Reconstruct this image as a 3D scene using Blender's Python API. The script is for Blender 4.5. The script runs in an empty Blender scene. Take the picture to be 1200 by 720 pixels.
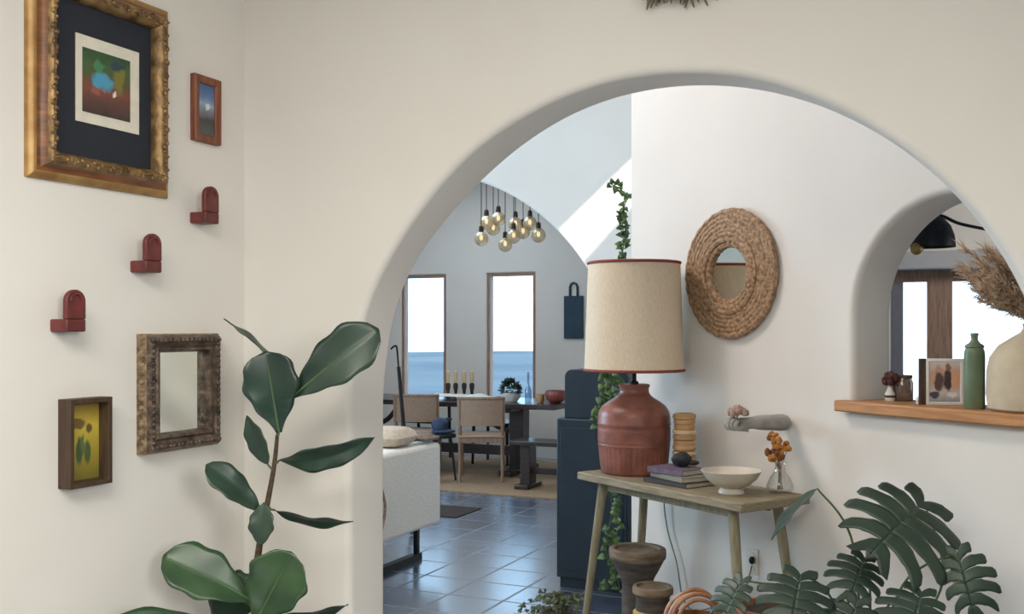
import bpy, bmesh, math, random
from mathutils import Vector, Matrix, noise as mnoise
random.seed(7)
PI = math.pi
D = bpy.data
COL = bpy.context.scene.collection
TH = 0.428                      # yaw of the house grid against the view axis
ST, CT = math.sin(TH), math.cos(TH)
F, HZ, EYE = 1200.0, 385.0, 1.5

# ------------------------------------------------------------------ geometry of the view
def at(px, py, d):
    return Vector(((px - 600) / F * d, d, EYE + (HZ - py) / F * d))
def room(X, Y, z=0.0):          # house grid -> world
    return Vector((X * CT + Y * ST, -X * ST + Y * CT, z))
def onfloor(px, d, z=0.0):
    return Vector(((px - 600) / F * d, d, z))
def hit(p0, rz, px, py, off=0.0):   # ray through a pixel against an upright plane, pushed 'off' towards the viewer
    n = Vector((-math.sin(rz), math.cos(rz)))
    r = Vector(((px - 600) / F, 1.0))
    d = (Vector(p0[:2]).dot(n) - off) / r.dot(n)
    return at(px, py, d)
W_LEFT = (room(-2.2, 0), PI / 2 - TH)
W_ARCH = (room(0, 2.7), -TH)
W_DIV = (room(0, 7.433), -TH)
W_FAR = (room(0, 10.9), -TH)
RZ3 = math.atan2(-0.861, 0.509)
W_CON = (Vector((1.03, 4.8, 0)), RZ3)

# ------------------------------------------------------------------ materials
def mat(name, col, rough=0.6, col2=None, scale=8.0, stretch=(1, 1, 1), detail=4, bump=0.0, bscale=None, metal=0.0,
        spec=0.5, rot=(0, 0, 0), contrast=(0.35, 0.65), coat=0.0, sheen=0.0, trans=0.0, kind='noise', emit=None):
    m = D.materials.new(name); m.use_nodes = True
    nt = m.node_tree; b = nt.nodes['Principled BSDF']
    tc = nt.nodes.new('ShaderNodeTexCoord'); mp = nt.nodes.new('ShaderNodeMapping')
    mp.inputs['Scale'].default_value = stretch; mp.inputs['Rotation'].default_value = rot
    nt.links.new(tc.outputs['Object'], mp.inputs['Vector'])
    if kind == 'noise':
        tx = nt.nodes.new('ShaderNodeTexNoise'); tx.inputs['Scale'].default_value = scale; tx.inputs['Detail'].default_value = detail
        out = tx.outputs['Fac']
    elif kind == 'wave':
        tx = nt.nodes.new('ShaderNodeTexWave'); tx.inputs['Scale'].default_value = scale; tx.inputs['Distortion'].default_value = 4
        tx.inputs['Detail'].default_value = 3; tx.inputs['Detail Scale'].default_value = 1.5; out = tx.outputs['Fac']
    else:
        tx = nt.nodes.new('ShaderNodeTexVoronoi'); tx.inputs['Scale'].default_value = scale; out = tx.outputs['Distance']
    nt.links.new(mp.outputs['Vector'], tx.inputs['Vector'])
    cr = nt.nodes.new('ShaderNodeValToRGB')
    c2 = col2 if col2 else tuple(c * 0.9 for c in col)
    cr.color_ramp.elements[0].position = contrast[0]; cr.color_ramp.elements[1].position = contrast[1]
    cr.color_ramp.elements[0].color = (*c2, 1); cr.color_ramp.elements[1].color = (*col, 1)
    nt.links.new(out, cr.inputs['Fac']); nt.links.new(cr.outputs['Color'], b.inputs['Base Color'])
    b.inputs['Roughness'].default_value = rough; b.inputs['Metallic'].default_value = metal
    b.inputs['Specular IOR Level'].default_value = spec; b.inputs['Coat Weight'].default_value = coat
    b.inputs['Sheen Weight'].default_value = sheen; b.inputs['Transmission Weight'].default_value = trans
    if emit:
        b.inputs['Emission Color'].default_value = (*emit[0], 1); b.inputs['Emission Strength'].default_value = emit[1]
    if bump:
        bp = nt.nodes.new('ShaderNodeBump'); bp.inputs['Strength'].default_value = bump; bp.inputs['Distance'].default_value = 0.01
        if bscale:
            t2 = nt.nodes.new('ShaderNodeTexNoise'); t2.inputs['Scale'].default_value = bscale; t2.inputs['Detail'].default_value = 5
            nt.links.new(mp.outputs['Vector'], t2.inputs['Vector']); nt.links.new(t2.outputs['Fac'], bp.inputs['Height'])
        else:
            nt.links.new(out, bp.inputs['Height'])
        nt.links.new(bp.outputs['Normal'], b.inputs['Normal'])
    return m

def glass_mat(name, tint=(1, 1, 1), gloss=0.08, body=None, bodyfac=0.0):
    m = D.materials.new(name); m.use_nodes = True; nt = m.node_tree; nt.nodes.clear()
    o = nt.nodes.new('ShaderNodeOutputMaterial'); t = nt.nodes.new('ShaderNodeBsdfTransparent'); g = nt.nodes.new('ShaderNodeBsdfGlossy')
    lw = nt.nodes.new('ShaderNodeLayerWeight'); lw.inputs['Blend'].default_value = 0.35
    mr = nt.nodes.new('ShaderNodeMapRange'); mr.inputs['To Min'].default_value = gloss; mr.inputs['To Max'].default_value = min(1, gloss + 0.5)
    nt.links.new(lw.outputs['Facing'], mr.inputs['Value'])
    t.inputs['Color'].default_value = (*tint, 1); g.inputs['Roughness'].default_value = 0.04
    mx = nt.nodes.new('ShaderNodeMixShader'); nt.links.new(mr.outputs['Result'], mx.inputs['Fac'])
    nt.links.new(t.outputs[0], mx.inputs[1]); nt.links.new(g.outputs[0], mx.inputs[2])
    last = mx
    if body:
        d = nt.nodes.new('ShaderNodeBsdfDiffuse'); d.inputs['Color'].default_value = (*body, 1)
        m2 = nt.nodes.new('ShaderNodeMixShader'); m2.inputs['Fac'].default_value = bodyfac
        nt.links.new(mx.outputs[0], m2.inputs[1]); nt.links.new(d.outputs[0], m2.inputs[2]); last = m2
    nt.links.new(last.outputs[0], o.inputs['Surface'])
    return m

def art_mat(name, h, stops, warp, wscale, spots, rough=0.5):
    """picture surface: bands over the height (object z) bent by noise, then soft-edged blobs"""
    m = D.materials.new(name); m.use_nodes = True; nt = m.node_tree; b = nt.nodes['Principled BSDF']; b.inputs['Roughness'].default_value = rough
    N = nt.nodes.new; L = nt.links.new
    tc = N('ShaderNodeTexCoord'); no = N('ShaderNodeTexNoise'); no.inputs['Scale'].default_value = wscale; no.inputs['Detail'].default_value = 4
    L(tc.outputs['Object'], no.inputs['Vector'])
    sb = N('ShaderNodeVectorMath'); sb.operation = 'SUBTRACT'; L(no.outputs['Color'], sb.inputs[0]); sb.inputs[1].default_value = (.5, .5, .5)
    sc = N('ShaderNodeVectorMath'); sc.operation = 'SCALE'; L(sb.outputs[0], sc.inputs[0]); sc.inputs['Scale'].default_value = warp
    ad = N('ShaderNodeVectorMath'); ad.operation = 'ADD'; L(tc.outputs['Object'], ad.inputs[0]); L(sc.outputs[0], ad.inputs[1])
    fl = N('ShaderNodeVectorMath'); fl.operation = 'MULTIPLY'; L(ad.outputs[0], fl.inputs[0]); fl.inputs[1].default_value = (1, 0, 1)
    sx = N('ShaderNodeSeparateXYZ'); L(fl.outputs[0], sx.inputs[0])
    mr = N('ShaderNodeMapRange'); mr.inputs['From Min'].default_value = -h / 2; mr.inputs['From Max'].default_value = h / 2
    L(sx.outputs['Z'], mr.inputs['Value'])
    cr = N('ShaderNodeValToRGB'); el = cr.color_ramp.elements
    while len(el) < len(stops): el.new(0.5)
    for e, (p, c) in zip(el, stops): e.position = p; e.color = (*c, 1)
    L(mr.outputs[0], cr.inputs['Fac']); cur = cr.outputs['Color']
    for (x, z, rx, rz, c) in spots:
        s1 = N('ShaderNodeVectorMath'); s1.operation = 'SUBTRACT'; L(fl.outputs[0], s1.inputs[0]); s1.inputs[1].default_value = (x, 0, z)
        s2 = N('ShaderNodeVectorMath'); s2.operation = 'DIVIDE'; L(s1.outputs[0], s2.inputs[0]); s2.inputs[1].default_value = (rx, 1, rz)
        ln = N('ShaderNodeVectorMath'); ln.operation = 'LENGTH'; L(s2.outputs[0], ln.inputs[0])
        mm = N('ShaderNodeMapRange'); mm.inputs['From Min'].default_value = 1.15; mm.inputs['From Max'].default_value = 0.75; L(ln.outputs['Value'], mm.inputs['Value'])
        mx = N('ShaderNodeMix'); mx.data_type = 'RGBA'; L(mm.outputs[0], mx.inputs['Factor']); L(cur, mx.inputs['A']); mx.inputs['B'].default_value = (*c, 1)
        cur = mx.outputs['Result']
    L(cur, b.inputs['Base Color'])
    return m

def srgb(r, g, b):
    f = lambda c: (c / 255 / 12.92) if c / 255 <= 0.04045 else ((c / 255 + 0.055) / 1.055) ** 2.4
    return (f(r), f(g), f(b))

M = {}
M['plaster'] = mat('warm_white_plaster', srgb(229, 225, 219), 0.85, srgb(225, 220, 213), 1.6, bump=0.12, bscale=5, spec=0.2)
M['ceiling'] = mat('white_ceiling_paint', srgb(235, 232, 226), 0.9, scale=3)
M['gold'] = mat('antique_gold', srgb(160, 128, 84), 0.45, srgb(92, 68, 42), 26, bump=0.5, metal=0.45)
M['gold_side'] = mat('worn_gold_side', srgb(178, 142, 88), 0.45, srgb(146, 108, 60), 14, metal=0.35)
M['frame_brown'] = mat('polished_brown_moulding', srgb(132, 80, 40), 0.4, srgb(96, 54, 26), 12, stretch=(1, 1, 6))
M['mat_navy'] = mat('blue_black_mat_board', srgb(38, 42, 52), 0.85, scale=60)
M['paper'] = mat('cream_paper', srgb(228, 222, 206), 0.8, scale=30)
M['redwood'] = mat('reddish_wood', srgb(138, 80, 54), 0.5, srgb(108, 58, 38), 9, stretch=(8, 8, 1), bump=0.1)
M['burgundy'] = mat('burgundy_glazed_clay', srgb(116, 50, 46), 0.5, srgb(86, 34, 34), 14, bump=0.15)
M['silver_bronze'] = mat('tarnished_silver_bronze', srgb(112, 94, 80), 0.45, srgb(54, 44, 38), 38, bump=0.6, metal=0.35)
M['carved_tan'] = mat('carved_tan_gilding', srgb(156, 134, 104), 0.55, srgb(90, 70, 50), 44, bump=0.7, metal=0.2)
M['mirror'] = mat('mirror_glass', (0.86, 0.89, 0.86), 0.03, (0.82, 0.86, 0.82), 2, metal=1.0)
M['dark_oak'] = mat('dark_box_wood', srgb(78, 58, 42), 0.55, srgb(56, 40, 28), 10, stretch=(10, 10, 1))
M['fig_leaf'] = mat('fiddle_leaf_green', srgb(44, 70, 54), 0.36, srgb(26, 48, 38), 7, bump=0.12, spec=0.6)
M['fig_leaf_low'] = mat('fresh_leaf_green', srgb(58, 88, 50), 0.36, srgb(34, 62, 40), 7, bump=0.12, spec=0.6)
M['fig_vein'] = mat('pale_leaf_vein', srgb(86, 112, 74), 0.5, scale=10)
M['bark'] = mat('grey_brown_bark', srgb(92, 74, 56), 0.8, srgb(60, 48, 36), 24, stretch=(1, 1, 3), bump=0.4)
M['soil'] = mat('potting_soil', srgb(52, 40, 32), 0.95, scale=50, bump=0.6)
M['terracotta'] = mat('terracotta', srgb(158, 98, 66), 0.75, srgb(134, 80, 54), 9, bump=0.1)
M['white_pot'] = mat('matte_white_pot', srgb(214, 208, 198), 0.6, scale=9)
M['lamp_clay'] = mat('rust_brown_glaze', srgb(144, 88, 72), 0.4, srgb(112, 64, 53), 11, bump=0.2, spec=0.5)
M['lamp_shade'] = mat('cream_linen', srgb(222, 206, 182), 0.85, srgb(214, 196, 170), 120, stretch=(1, 1, 0.4), bump=0.05)
M['rust_trim'] = mat('rust_red_piping', srgb(138, 62, 48), 0.7, scale=30)
M['black_metal'] = mat('black_metal', srgb(24, 24, 26), 0.45, scale=20, metal=0.3)
M['table_wood'] = mat('weathered_olive_wood', srgb(150, 138, 112), 0.6, srgb(122, 108, 84), 6, stretch=(1.5, 18, 18), bump=0.12)
M['table_leg'] = mat('olive_painted_wood', srgb(146, 138, 110), 0.6, srgb(120, 112, 88), 8, stretch=(10, 10, 1))
M['tan_wood'] = mat('pale_turned_wood', srgb(206, 168, 122), 0.55, srgb(178, 136, 92), 5, stretch=(1, 1, 12))
M['tan_light'] = mat('pale_turned_wood_band', srgb(222, 196, 158), 0.55, scale=9)
M['stone'] = mat('black_stone', srgb(40, 42, 44), 0.6, srgb(26, 28, 30), 20, bump=0.2)
M['lilac'] = mat('lilac_cloth_cover', srgb(112, 98, 116), 0.7, srgb(92, 78, 98), 40)
M['book_dark'] = mat('charcoal_cover', srgb(58, 54, 54), 0.6, scale=30)
M['book_sage'] = mat('grey_sage_cover', srgb(132, 130, 116), 0.65, scale=30)
M['pages'] = mat('book_pages', srgb(206, 196, 178), 0.8, srgb(180, 168, 148), 20, stretch=(1, 1, 40))
M['bowl'] = mat('cream_ceramic', srgb(214, 206, 190), 0.4, srgb(196, 186, 168), 10)
M['glass'] = glass_mat('clear_glass', (0.97, 0.98, 0.97), 0.05)
M['pane'] = glass_mat('window_glass', (0.99, 1, 1), 0.0)
M['dried_orange'] = mat('dried_orange_petal', srgb(206, 142, 62), 0.7, srgb(160, 96, 40), 40)
M['dried_rust'] = mat('dried_rust_petal', srgb(142, 84, 52), 0.75, scale=40)
M['stem'] = mat('dry_stem', srgb(128, 104, 72), 0.8, scale=20)
M['plaster_grey'] = mat('grey_cast_plaster', srgb(168, 164, 158), 0.7, srgb(140, 136, 130), 18, bump=0.2)
M['pink_dry'] = mat('dusty_pink_petal', srgb(182, 152, 140), 0.75, srgb(150, 118, 108), 30)
M['seagrass'] = mat('woven_seagrass', srgb(184, 152, 118), 0.8, srgb(126, 94, 68), 60, bump=0.8)
M['navy'] = mat('dark_navy_paint', srgb(26, 46, 60), 0.5, srgb(22, 40, 54), 4)
M['vine_leaf'] = mat('vine_green', srgb(112, 142, 84), 0.45, srgb(58, 88, 54), 9)
M['vine_stem'] = mat('vine_stem_green', srgb(84, 106, 60), 0.6, scale=15)
M['sage_tiny'] = mat('dusty_sage_leaf', srgb(98, 106, 78), 0.6, srgb(70, 76, 54), 20)
M['mortar'] = mat('weathered_grey_wood', srgb(132, 114, 92), 0.75, srgb(86, 74, 60), 9, stretch=(1, 1, 5), bump=0.35)
M['mortar_dark'] = mat('dark_weathered_wood', srgb(92, 82, 74), 0.75, srgb(64, 56, 50), 9, stretch=(1, 1, 5), bump=0.35)
M['ochre'] = mat('ochre_band', srgb(190, 146, 62), 0.7, scale=14)
M['rattan'] = mat('rattan_cane', srgb(176, 124, 84), 0.55, srgb(142, 92, 58), 24, bump=0.2)
M['rattan_pink'] = mat('pale_rattan_cane', srgb(198, 160, 130), 0.55, scale=24)
M['monstera'] = mat('monstera_green', srgb(52, 72, 56), 0.42, srgb(32, 50, 40), 6, bump=0.1, spec=0.55)
M['outlet'] = mat('outlet_plastic', srgb(224, 218, 206), 0.4, scale=9)
M['cord'] = mat('grey_cord', srgb(136, 130, 122), 0.6, scale=20)
M['sill_wood'] = mat('honey_oak', srgb(190, 138, 88), 0.5, srgb(166, 112, 66), 5, stretch=(1.2, 14, 14), bump=0.1)
M['sage_glass'] = mat('sage_green_ceramic', srgb(112, 128, 100), 0.45, srgb(92, 110, 84), 8)
M['beige_clay'] = mat('sandy_beige_clay', srgb(196, 180, 154), 0.75, srgb(184, 166, 140), 12, bump=0.15)
M['pampas'] = mat('dried_grass_plume', srgb(232, 208, 180), 0.9, srgb(190, 158, 132), 25)
M['wine'] = mat('dark_wine_petal', srgb(82, 44, 42), 0.8, scale=30)
M['white_gloss'] = mat('white_ceramic', srgb(232, 230, 226), 0.35, scale=12)
M['amber_jar'] = glass_mat('smoky_brown_glass', (0.75, 0.68, 0.62), 0.1, srgb(128, 104, 88), 0.45)
M['door_wood'] = mat('brown_door_wood', srgb(168, 136, 116), 0.6, srgb(140, 110, 92), 6, stretch=(12, 12, 1))
M['beam'] = mat('grey_beam_paint', srgb(176, 176, 178), 0.7, scale=5)
M['dome'] = mat('blue_black_enamel', srgb(26, 32, 42), 0.4, scale=12)
M['brass'] = mat('brass', srgb(206, 172, 104), 0.3, scale=12, metal=0.8)
M['sofa'] = mat('cream_boucle', srgb(242, 238, 230), 0.9, srgb(228, 222, 212), 70, bump=0.35, sheen=0.2)
M['cushion'] = mat('oatmeal_linen', srgb(214, 200, 182), 0.9, srgb(196, 180, 160), 50, bump=0.2)
M['throw'] = mat('taupe_wool_throw', srgb(150, 134, 120), 0.95, srgb(122, 106, 94), 40, bump=0.4)
M['black_wood'] = mat('black_stained_wood', srgb(26, 24, 24), 0.5, scale=9)
M['chair_wood'] = mat('warm_ash_wood', srgb(156, 128, 106), 0.55, srgb(126, 100, 80), 8, stretch=(8, 8, 1))
M['cane'] = mat('woven_cane', srgb(178, 150, 128), 0.7, srgb(154, 126, 104), 120)
M['dark_table'] = mat('espresso_wood', srgb(58, 44, 40), 0.28, srgb(40, 30, 28), 5, stretch=(1, 10, 10), spec=0.6)
M['denim'] = mat('denim_blue_cloth', srgb(58, 72, 98), 0.85, scale=40)
M['jute'] = mat('jute_weave', srgb(172, 144, 114), 0.95, srgb(148, 120, 92), 70, bump=0.5)
M['dark_brown'] = mat('dark_brown_rough', srgb(58, 46, 42), 0.95, scale=60, bump=0.4)
M['board'] = mat('teal_painted_board', srgb(38, 66, 84), 0.55, srgb(32, 58, 76), 6)
M['red_bowl'] = mat('brick_red_glaze', srgb(142, 74, 66), 0.45, scale=12)
M['globe'] = glass_mat('amber_bulb_glass', (0.98, 0.93, 0.82), 0.12, srgb(214, 196, 160), 0.35)
M['filament'] = mat('bulb_filament', srgb(255, 226, 170), 0.5, scale=9, emit=((1.0, 0.78, 0.45), 1.5))
M['bronze'] = mat('dark_bronze', srgb(72, 62, 54), 0.45, scale=20, metal=0.5)
M['linen'] = mat('white_linen', srgb(236, 230, 222), 0.85, scale=40, bump=0.1)
M['blue_glass'] = glass_mat('pale_blue_glass', (0.72, 0.84, 0.95), 0.12, srgb(120, 160, 200), 0.3)
M['dry_wreath'] = mat('grey_dried_foliage', srgb(140, 130, 108), 0.9, srgb(100, 92, 74), 20)
M['dusk'] = mat('charcoal_curtain', srgb(128, 128, 136), 0.9, scale=30)
M['desert'] = mat('hazy_blue_sagebrush', (0.120, 0.145, 0.160), 0.95, (0.090, 0.112, 0.132), 0.06, detail=8, spec=0.0)

# tile floor
m = D.materials.new('slate_tiles'); m.use_nodes = True; nt = m.node_tree; b = nt.nodes['Principled BSDF']
tc = nt.nodes.new('ShaderNodeTexCoord'); mp = nt.nodes.new('ShaderNodeMapping'); mp.inputs['Rotation'].default_value = (0, 0, 0)
br = nt.nodes.new('ShaderNodeTexBrick'); br.offset = 0.0; br.squash = 1
for k, v in (('Scale', 1.0), ('Mortar Size', 0.010), ('Mortar Smooth', 0.3), ('Brick Width', 0.34), ('Row Height', 0.34), ('Bias', 0.0)): br.inputs[k].default_value = v
br.inputs['Color1'].default_value = (*srgb(78, 94, 118), 1); br.inputs['Color2'].default_value = (*srgb(64, 78, 100), 1); br.inputs['Mortar'].default_value = (*srgb(84, 90, 102), 1)
no = nt.nodes.new('ShaderNodeTexNoise'); no.inputs['Scale'].default_value = 1.3; no.inputs['Detail'].default_value = 1
mr = nt.nodes.new('ShaderNodeMapRange'); mr.inputs['To Min'].default_value = 0.22; mr.inputs['To Max'].default_value = 0.30
bp = nt.nodes.new('ShaderNodeBump'); bp.inputs['Strength'].default_value = 0.25; bp.inputs['Distance'].default_value = 0.004; bp.invert = True
L = nt.links.new
L(tc.outputs['Object'], mp.inputs['Vector']); L(mp.outputs[0], br.inputs['Vector']); L(br.outputs['Color'], b.inputs['Base Color'])
L(tc.outputs['Object'], no.inputs['Vector']); L(no.outputs['Fac'], mr.inputs['Value']); gr = nt.nodes.new('ShaderNodeMix'); L(br.outputs['Fac'], gr.inputs['Factor']); L(mr.outputs[0], gr.inputs['A']); gr.inputs['B'].default_value = 0.5; L(gr.outputs['Result'], b.inputs['Roughness'])
cw = nt.nodes.new('ShaderNodeMapRange'); cw.inputs['To Min'].default_value = 1.0; cw.inputs['To Max'].default_value = 0.0; L(br.outputs['Fac'], cw.inputs['Value']); L(cw.outputs[0], b.inputs['Coat Weight'])
L(br.outputs['Fac'], bp.inputs['Height']); L(bp.outputs[0], b.inputs['Normal'])
b.inputs['Specular IOR Level'].default_value = 1.0; b.inputs['IOR'].default_value = 2.0; b.inputs['Coat Weight'].default_value = 1.0; b.inputs['Coat Roughness'].default_value = 0.24; b.inputs['Coat IOR'].default_value = 2.0
M['tiles'] = m

# ------------------------------------------------------------------ mesh builder
class MB:
    def __init__(s): s.v = []; s.f = []; s.M = Matrix.Identity(4)
    def add(s, verts, faces):
        o = len(s.v); s.v += [s.M @ Vector(v) for v in verts]; s.f += [tuple(i + o for i in f) for f in faces]; return s
    def box(s, c, d, rot=None):
        hx, hy, hz = d[0] / 2, d[1] / 2, d[2] / 2; R = rot or Matrix.Identity(3)
        vs = [Vector(c) + R @ Vector((x * hx, y * hy, z * hz)) for x in (-1, 1) for y in (-1, 1) for z in (-1, 1)]
        return s.add(vs, [(0, 1, 3, 2), (4, 6, 7, 5), (0, 4, 5, 1), (2, 3, 7, 6), (0, 2, 6, 4), (1, 5, 7, 3)])
    def bar(s, a, b, w, h=None, up=(0, 0, 1)):      # square bar between two points
        a, b = Vector(a), Vector(b); z = (b - a).normalized(); u = Vector(up)
        if abs(z.dot(u)) > 0.95: u = Vector((0, 1, 0))
        x = u.cross(z).normalized(); y = z.cross(x); h = h or w
        R = Matrix((x, y, z)).transposed()
        return s.box((a + b) / 2, (w, h, (b - a).length), R)
    def tube(s, pts, r, n=10, cap=True):
        pts = [Vector(p) for p in pts]; rs = r if isinstance(r, (list, tuple)) else [r] * len(pts)
        vs, fs = [], []; up = None
        for i, p in enumerate(pts):
            t = (pts[min(i + 1, len(pts) - 1)] - pts[max(i - 1, 0)])
            t = t.normalized() if t.length > 1e-9 else Vector((0, 0, 1))
            if up is None: up = Vector((0, 0, 1)) if abs(t.z) < 0.9 else Vector((1, 0, 0))
            x = up.cross(t).normalized(); y = t.cross(x); up = y
            up = t.cross(x).cross(Vector()) if False else y
            for k in range(n):
                a = 2 * PI * k / n; vs.append(p + (x * math.cos(a) + y * math.sin(a)) * rs[i])
            up = t.cross(x)
        for i in range(len(pts) - 1):
            for k in range(n):
                k2 = (k + 1) % n; fs.append((i * n + k, i * n + k2, (i + 1) * n + k2, (i + 1) * n + k))
        if cap:
            fs.append(tuple(reversed(range(n)))); fs.append(tuple((len(pts) - 1) * n + k for k in range(n)))
        return s.add(vs, fs)
    def lathe(s, prof, n=40, c=(0, 0, 0), mod=None):
        vs, fs = [], []; c = Vector(c)
        for (r, z) in prof:
            for k in range(n):
                a = 2 * PI * k / n; q = r * (mod(a, z) if mod else 1)
                vs.append(c + Vector((q * math.cos(a), q * math.sin(a), z)))
        for i in range(len(prof) - 1):
            for k in range(n):
                k2 = (k + 1) % n; fs.append((i * n + k, i * n + k2, (i + 1) * n + k2, (i + 1) * n + k))
        if prof[0][0] > 1e-6: fs.append(tuple(reversed(range(n))))
        if prof[-1][0] > 1e-6: fs.append(tuple((len(prof) - 1) * n + k for k in range(n)))
        return s.add(vs, fs)
    def ball(s, c, r, n=12, m=8, jitter=0.0, seed=0):
        c = Vector(c); rr = r if isinstance(r, (list, tuple)) else (r, r, r); vs, fs = [], []
        for i in range(m + 1):
            t = PI * i / m
            for k in range(n):
                a = 2 * PI * k / n; d = Vector((math.sin(t) * math.cos(a), math.sin(t) * math.sin(a), -math.cos(t)))
                j = 1 + jitter * mnoise.noise(d * 1.7 + Vector((seed, seed * .7, 0)))
                vs.append(c + Vector((d.x * rr[0], d.y * rr[1], d.z * rr[2])) * j)
        for i in range(m):
            for k in range(n):
                k2 = (k + 1) % n; fs.append((i * n + k, i * n + k2, (i + 1) * n + k2, (i + 1) * n + k))
        return s.add(vs, fs)
    def prism(s, outline, y0, y1):                  # outline in x,z; thickness along y
        n = len(outline); vs = [(x, y0, z) for x, z in outline] + [(x, y1, z) for x, z in outline]
        fs = [tuple(range(n)), tuple(reversed(range(n, 2 * n)))] + [(i, i + n, (i + 1) % n + n, (i + 1) % n) for i in range(n)]
        return s.add(vs, fs)
    def slab(s, outline, z0, z1):
        n = len(outline); vs = [(x, y, z0) for x, y in outline] + [(x, y, z1) for x, y in outline]
        fs = [tuple(reversed(range(n))), tuple(range(n, 2 * n))] + [(i, (i + 1) % n, (i + 1) % n + n, i + n) for i in range(n)]
        return s.add(vs, fs)
    def frame(s, w, h, prof, close=False):          # mitred rectangular moulding, profile of (inset, out)
        vs, fs = [], []
        for (i, o) in prof:
            x, z = w / 2 - i, h / 2 - i; vs += [(-x, -o, -z), (x, -o, -z), (x, -o, z), (-x, -o, z)]
        k = len(prof)
        for j in range(k if close else k - 1):
            a, b2 = j * 4, ((j + 1) % k) * 4
            for q in range(4): fs.append((a + q, a + (q + 1) % 4, b2 + (q + 1) % 4, b2 + q))
        return s.add(vs, fs)
    def build(s, name, material, parent=None, smooth=True, bevel=0.0, ang=40, sub=0, solid=0.0, seg=2, loc=None, rz=None):
        me = D.meshes.new(name); me.from_pydata([tuple(v) for v in s.v], [], s.f); me.validate()
        bm = bmesh.new(); bm.from_mesh(me); bmesh.ops.recalc_face_normals(bm, faces=bm.faces); bm.to_mesh(me); bm.free()
        ob = D.objects.new(name, me); COL.objects.link(ob); me.materials.append(M[material] if isinstance(material, str) else material)
        if smooth:
            me.polygons.foreach_set('use_smooth', [True] * len(me.polygons)); me.set_sharp_from_angle(angle=math.radians(ang))
        if solid: md = ob.modifiers.new('Solid', 'SOLIDIFY'); md.thickness = solid; md.offset = 0
        if bevel: md = ob.modifiers.new('Bevel', 'BEVEL'); md.width = bevel; md.segments = seg; md.limit_method = 'ANGLE'; md.angle_limit = math.radians(35); md.harden_normals = False
        if sub: md = ob.modifiers.new('Sub', 'SUBSURF'); md.levels = sub; md.render_levels = sub
        if parent: ob.parent = parent
        if loc is not None: ob.location = loc
        if rz is not None: ob.rotation_euler = (0, 0, rz)
        return ob
def thing(name, label, cat, loc=(0, 0, 0), rz=0.0, group=None):
    o = D.objects.new(name, None); COL.objects.link(o); o.location = loc; o.rotation_euler = (0, 0, rz); o.empty_display_size = 0.05
    return tag(o, label, cat, group)
def tag(o, label, cat, group=None):
    o['label'] = label; o['category'] = cat
    if group: o['group'] = group
    return o
def struct(o): o['kind'] = 'structure'; return o
def copy_thing(o, parent=None):
    c = o.copy(); COL.objects.link(c); c.parent = parent
    for ch in list(o.children): copy_thing(ch, c)
    return c
def spline(pts, n=8):
    pts = [Vector(p) for p in pts]; out = []
    for i in range(len(pts) - 1):
        p0, p1, p2, p3 = pts[max(i - 1, 0)], pts[i], pts[i + 1], pts[min(i + 2, len(pts) - 1)]
        for k in range(n):
            t = k / n
            out.append(0.5 * ((2 * p1) + (p2 - p0) * t + (2 * p0 - 5 * p1 + 4 * p2 - p3) * t * t + (3 * p1 - p0 - 3 * p2 + p3) * t ** 3))
    out.append(pts[-1]); return out

# ------------------------------------------------------------------ walls
def arch_outline(cx, cz, r, z0, dev=None, n=72, rz=None):
    pts = [(cx - r, z0), (cx + r, z0)]
    rz = rz or r
    for k in range(n + 1):
        a = PI * k / n; d = dev(math.degrees(a)) if dev else 0
        pts.append((cx + (r + d) * math.cos(a), cz + (rz + d) * math.sin(a)))
    d0 = dev(180) if dev else 0; d1 = dev(0) if dev else 0
    pts[0] = (cx - r - d0, z0); pts[1] = (cx + r + d1, z0)
    return pts
def rect_outline(x0, x1, z0, z1): return [(x0, z0), (x1, z0), (x1, z1), (x0, z1)]
def normals(pts):
    n = len(pts); out = []
    for i in range(n):
        a, b, c = Vector(pts[i - 1]), Vector(pts[i]), Vector(pts[(i + 1) % n])
        e1 = (b - a).normalized(); e2 = (c - b).normalized()
        n1 = Vector((e1.y, -e1.x)); n2 = Vector((e2.y, -e2.x)); m = (n1 + n2)
        m = m.normalized(); k = 1 / max(0.4, m.dot(n1)); out.append(m * k)
    return out
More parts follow.
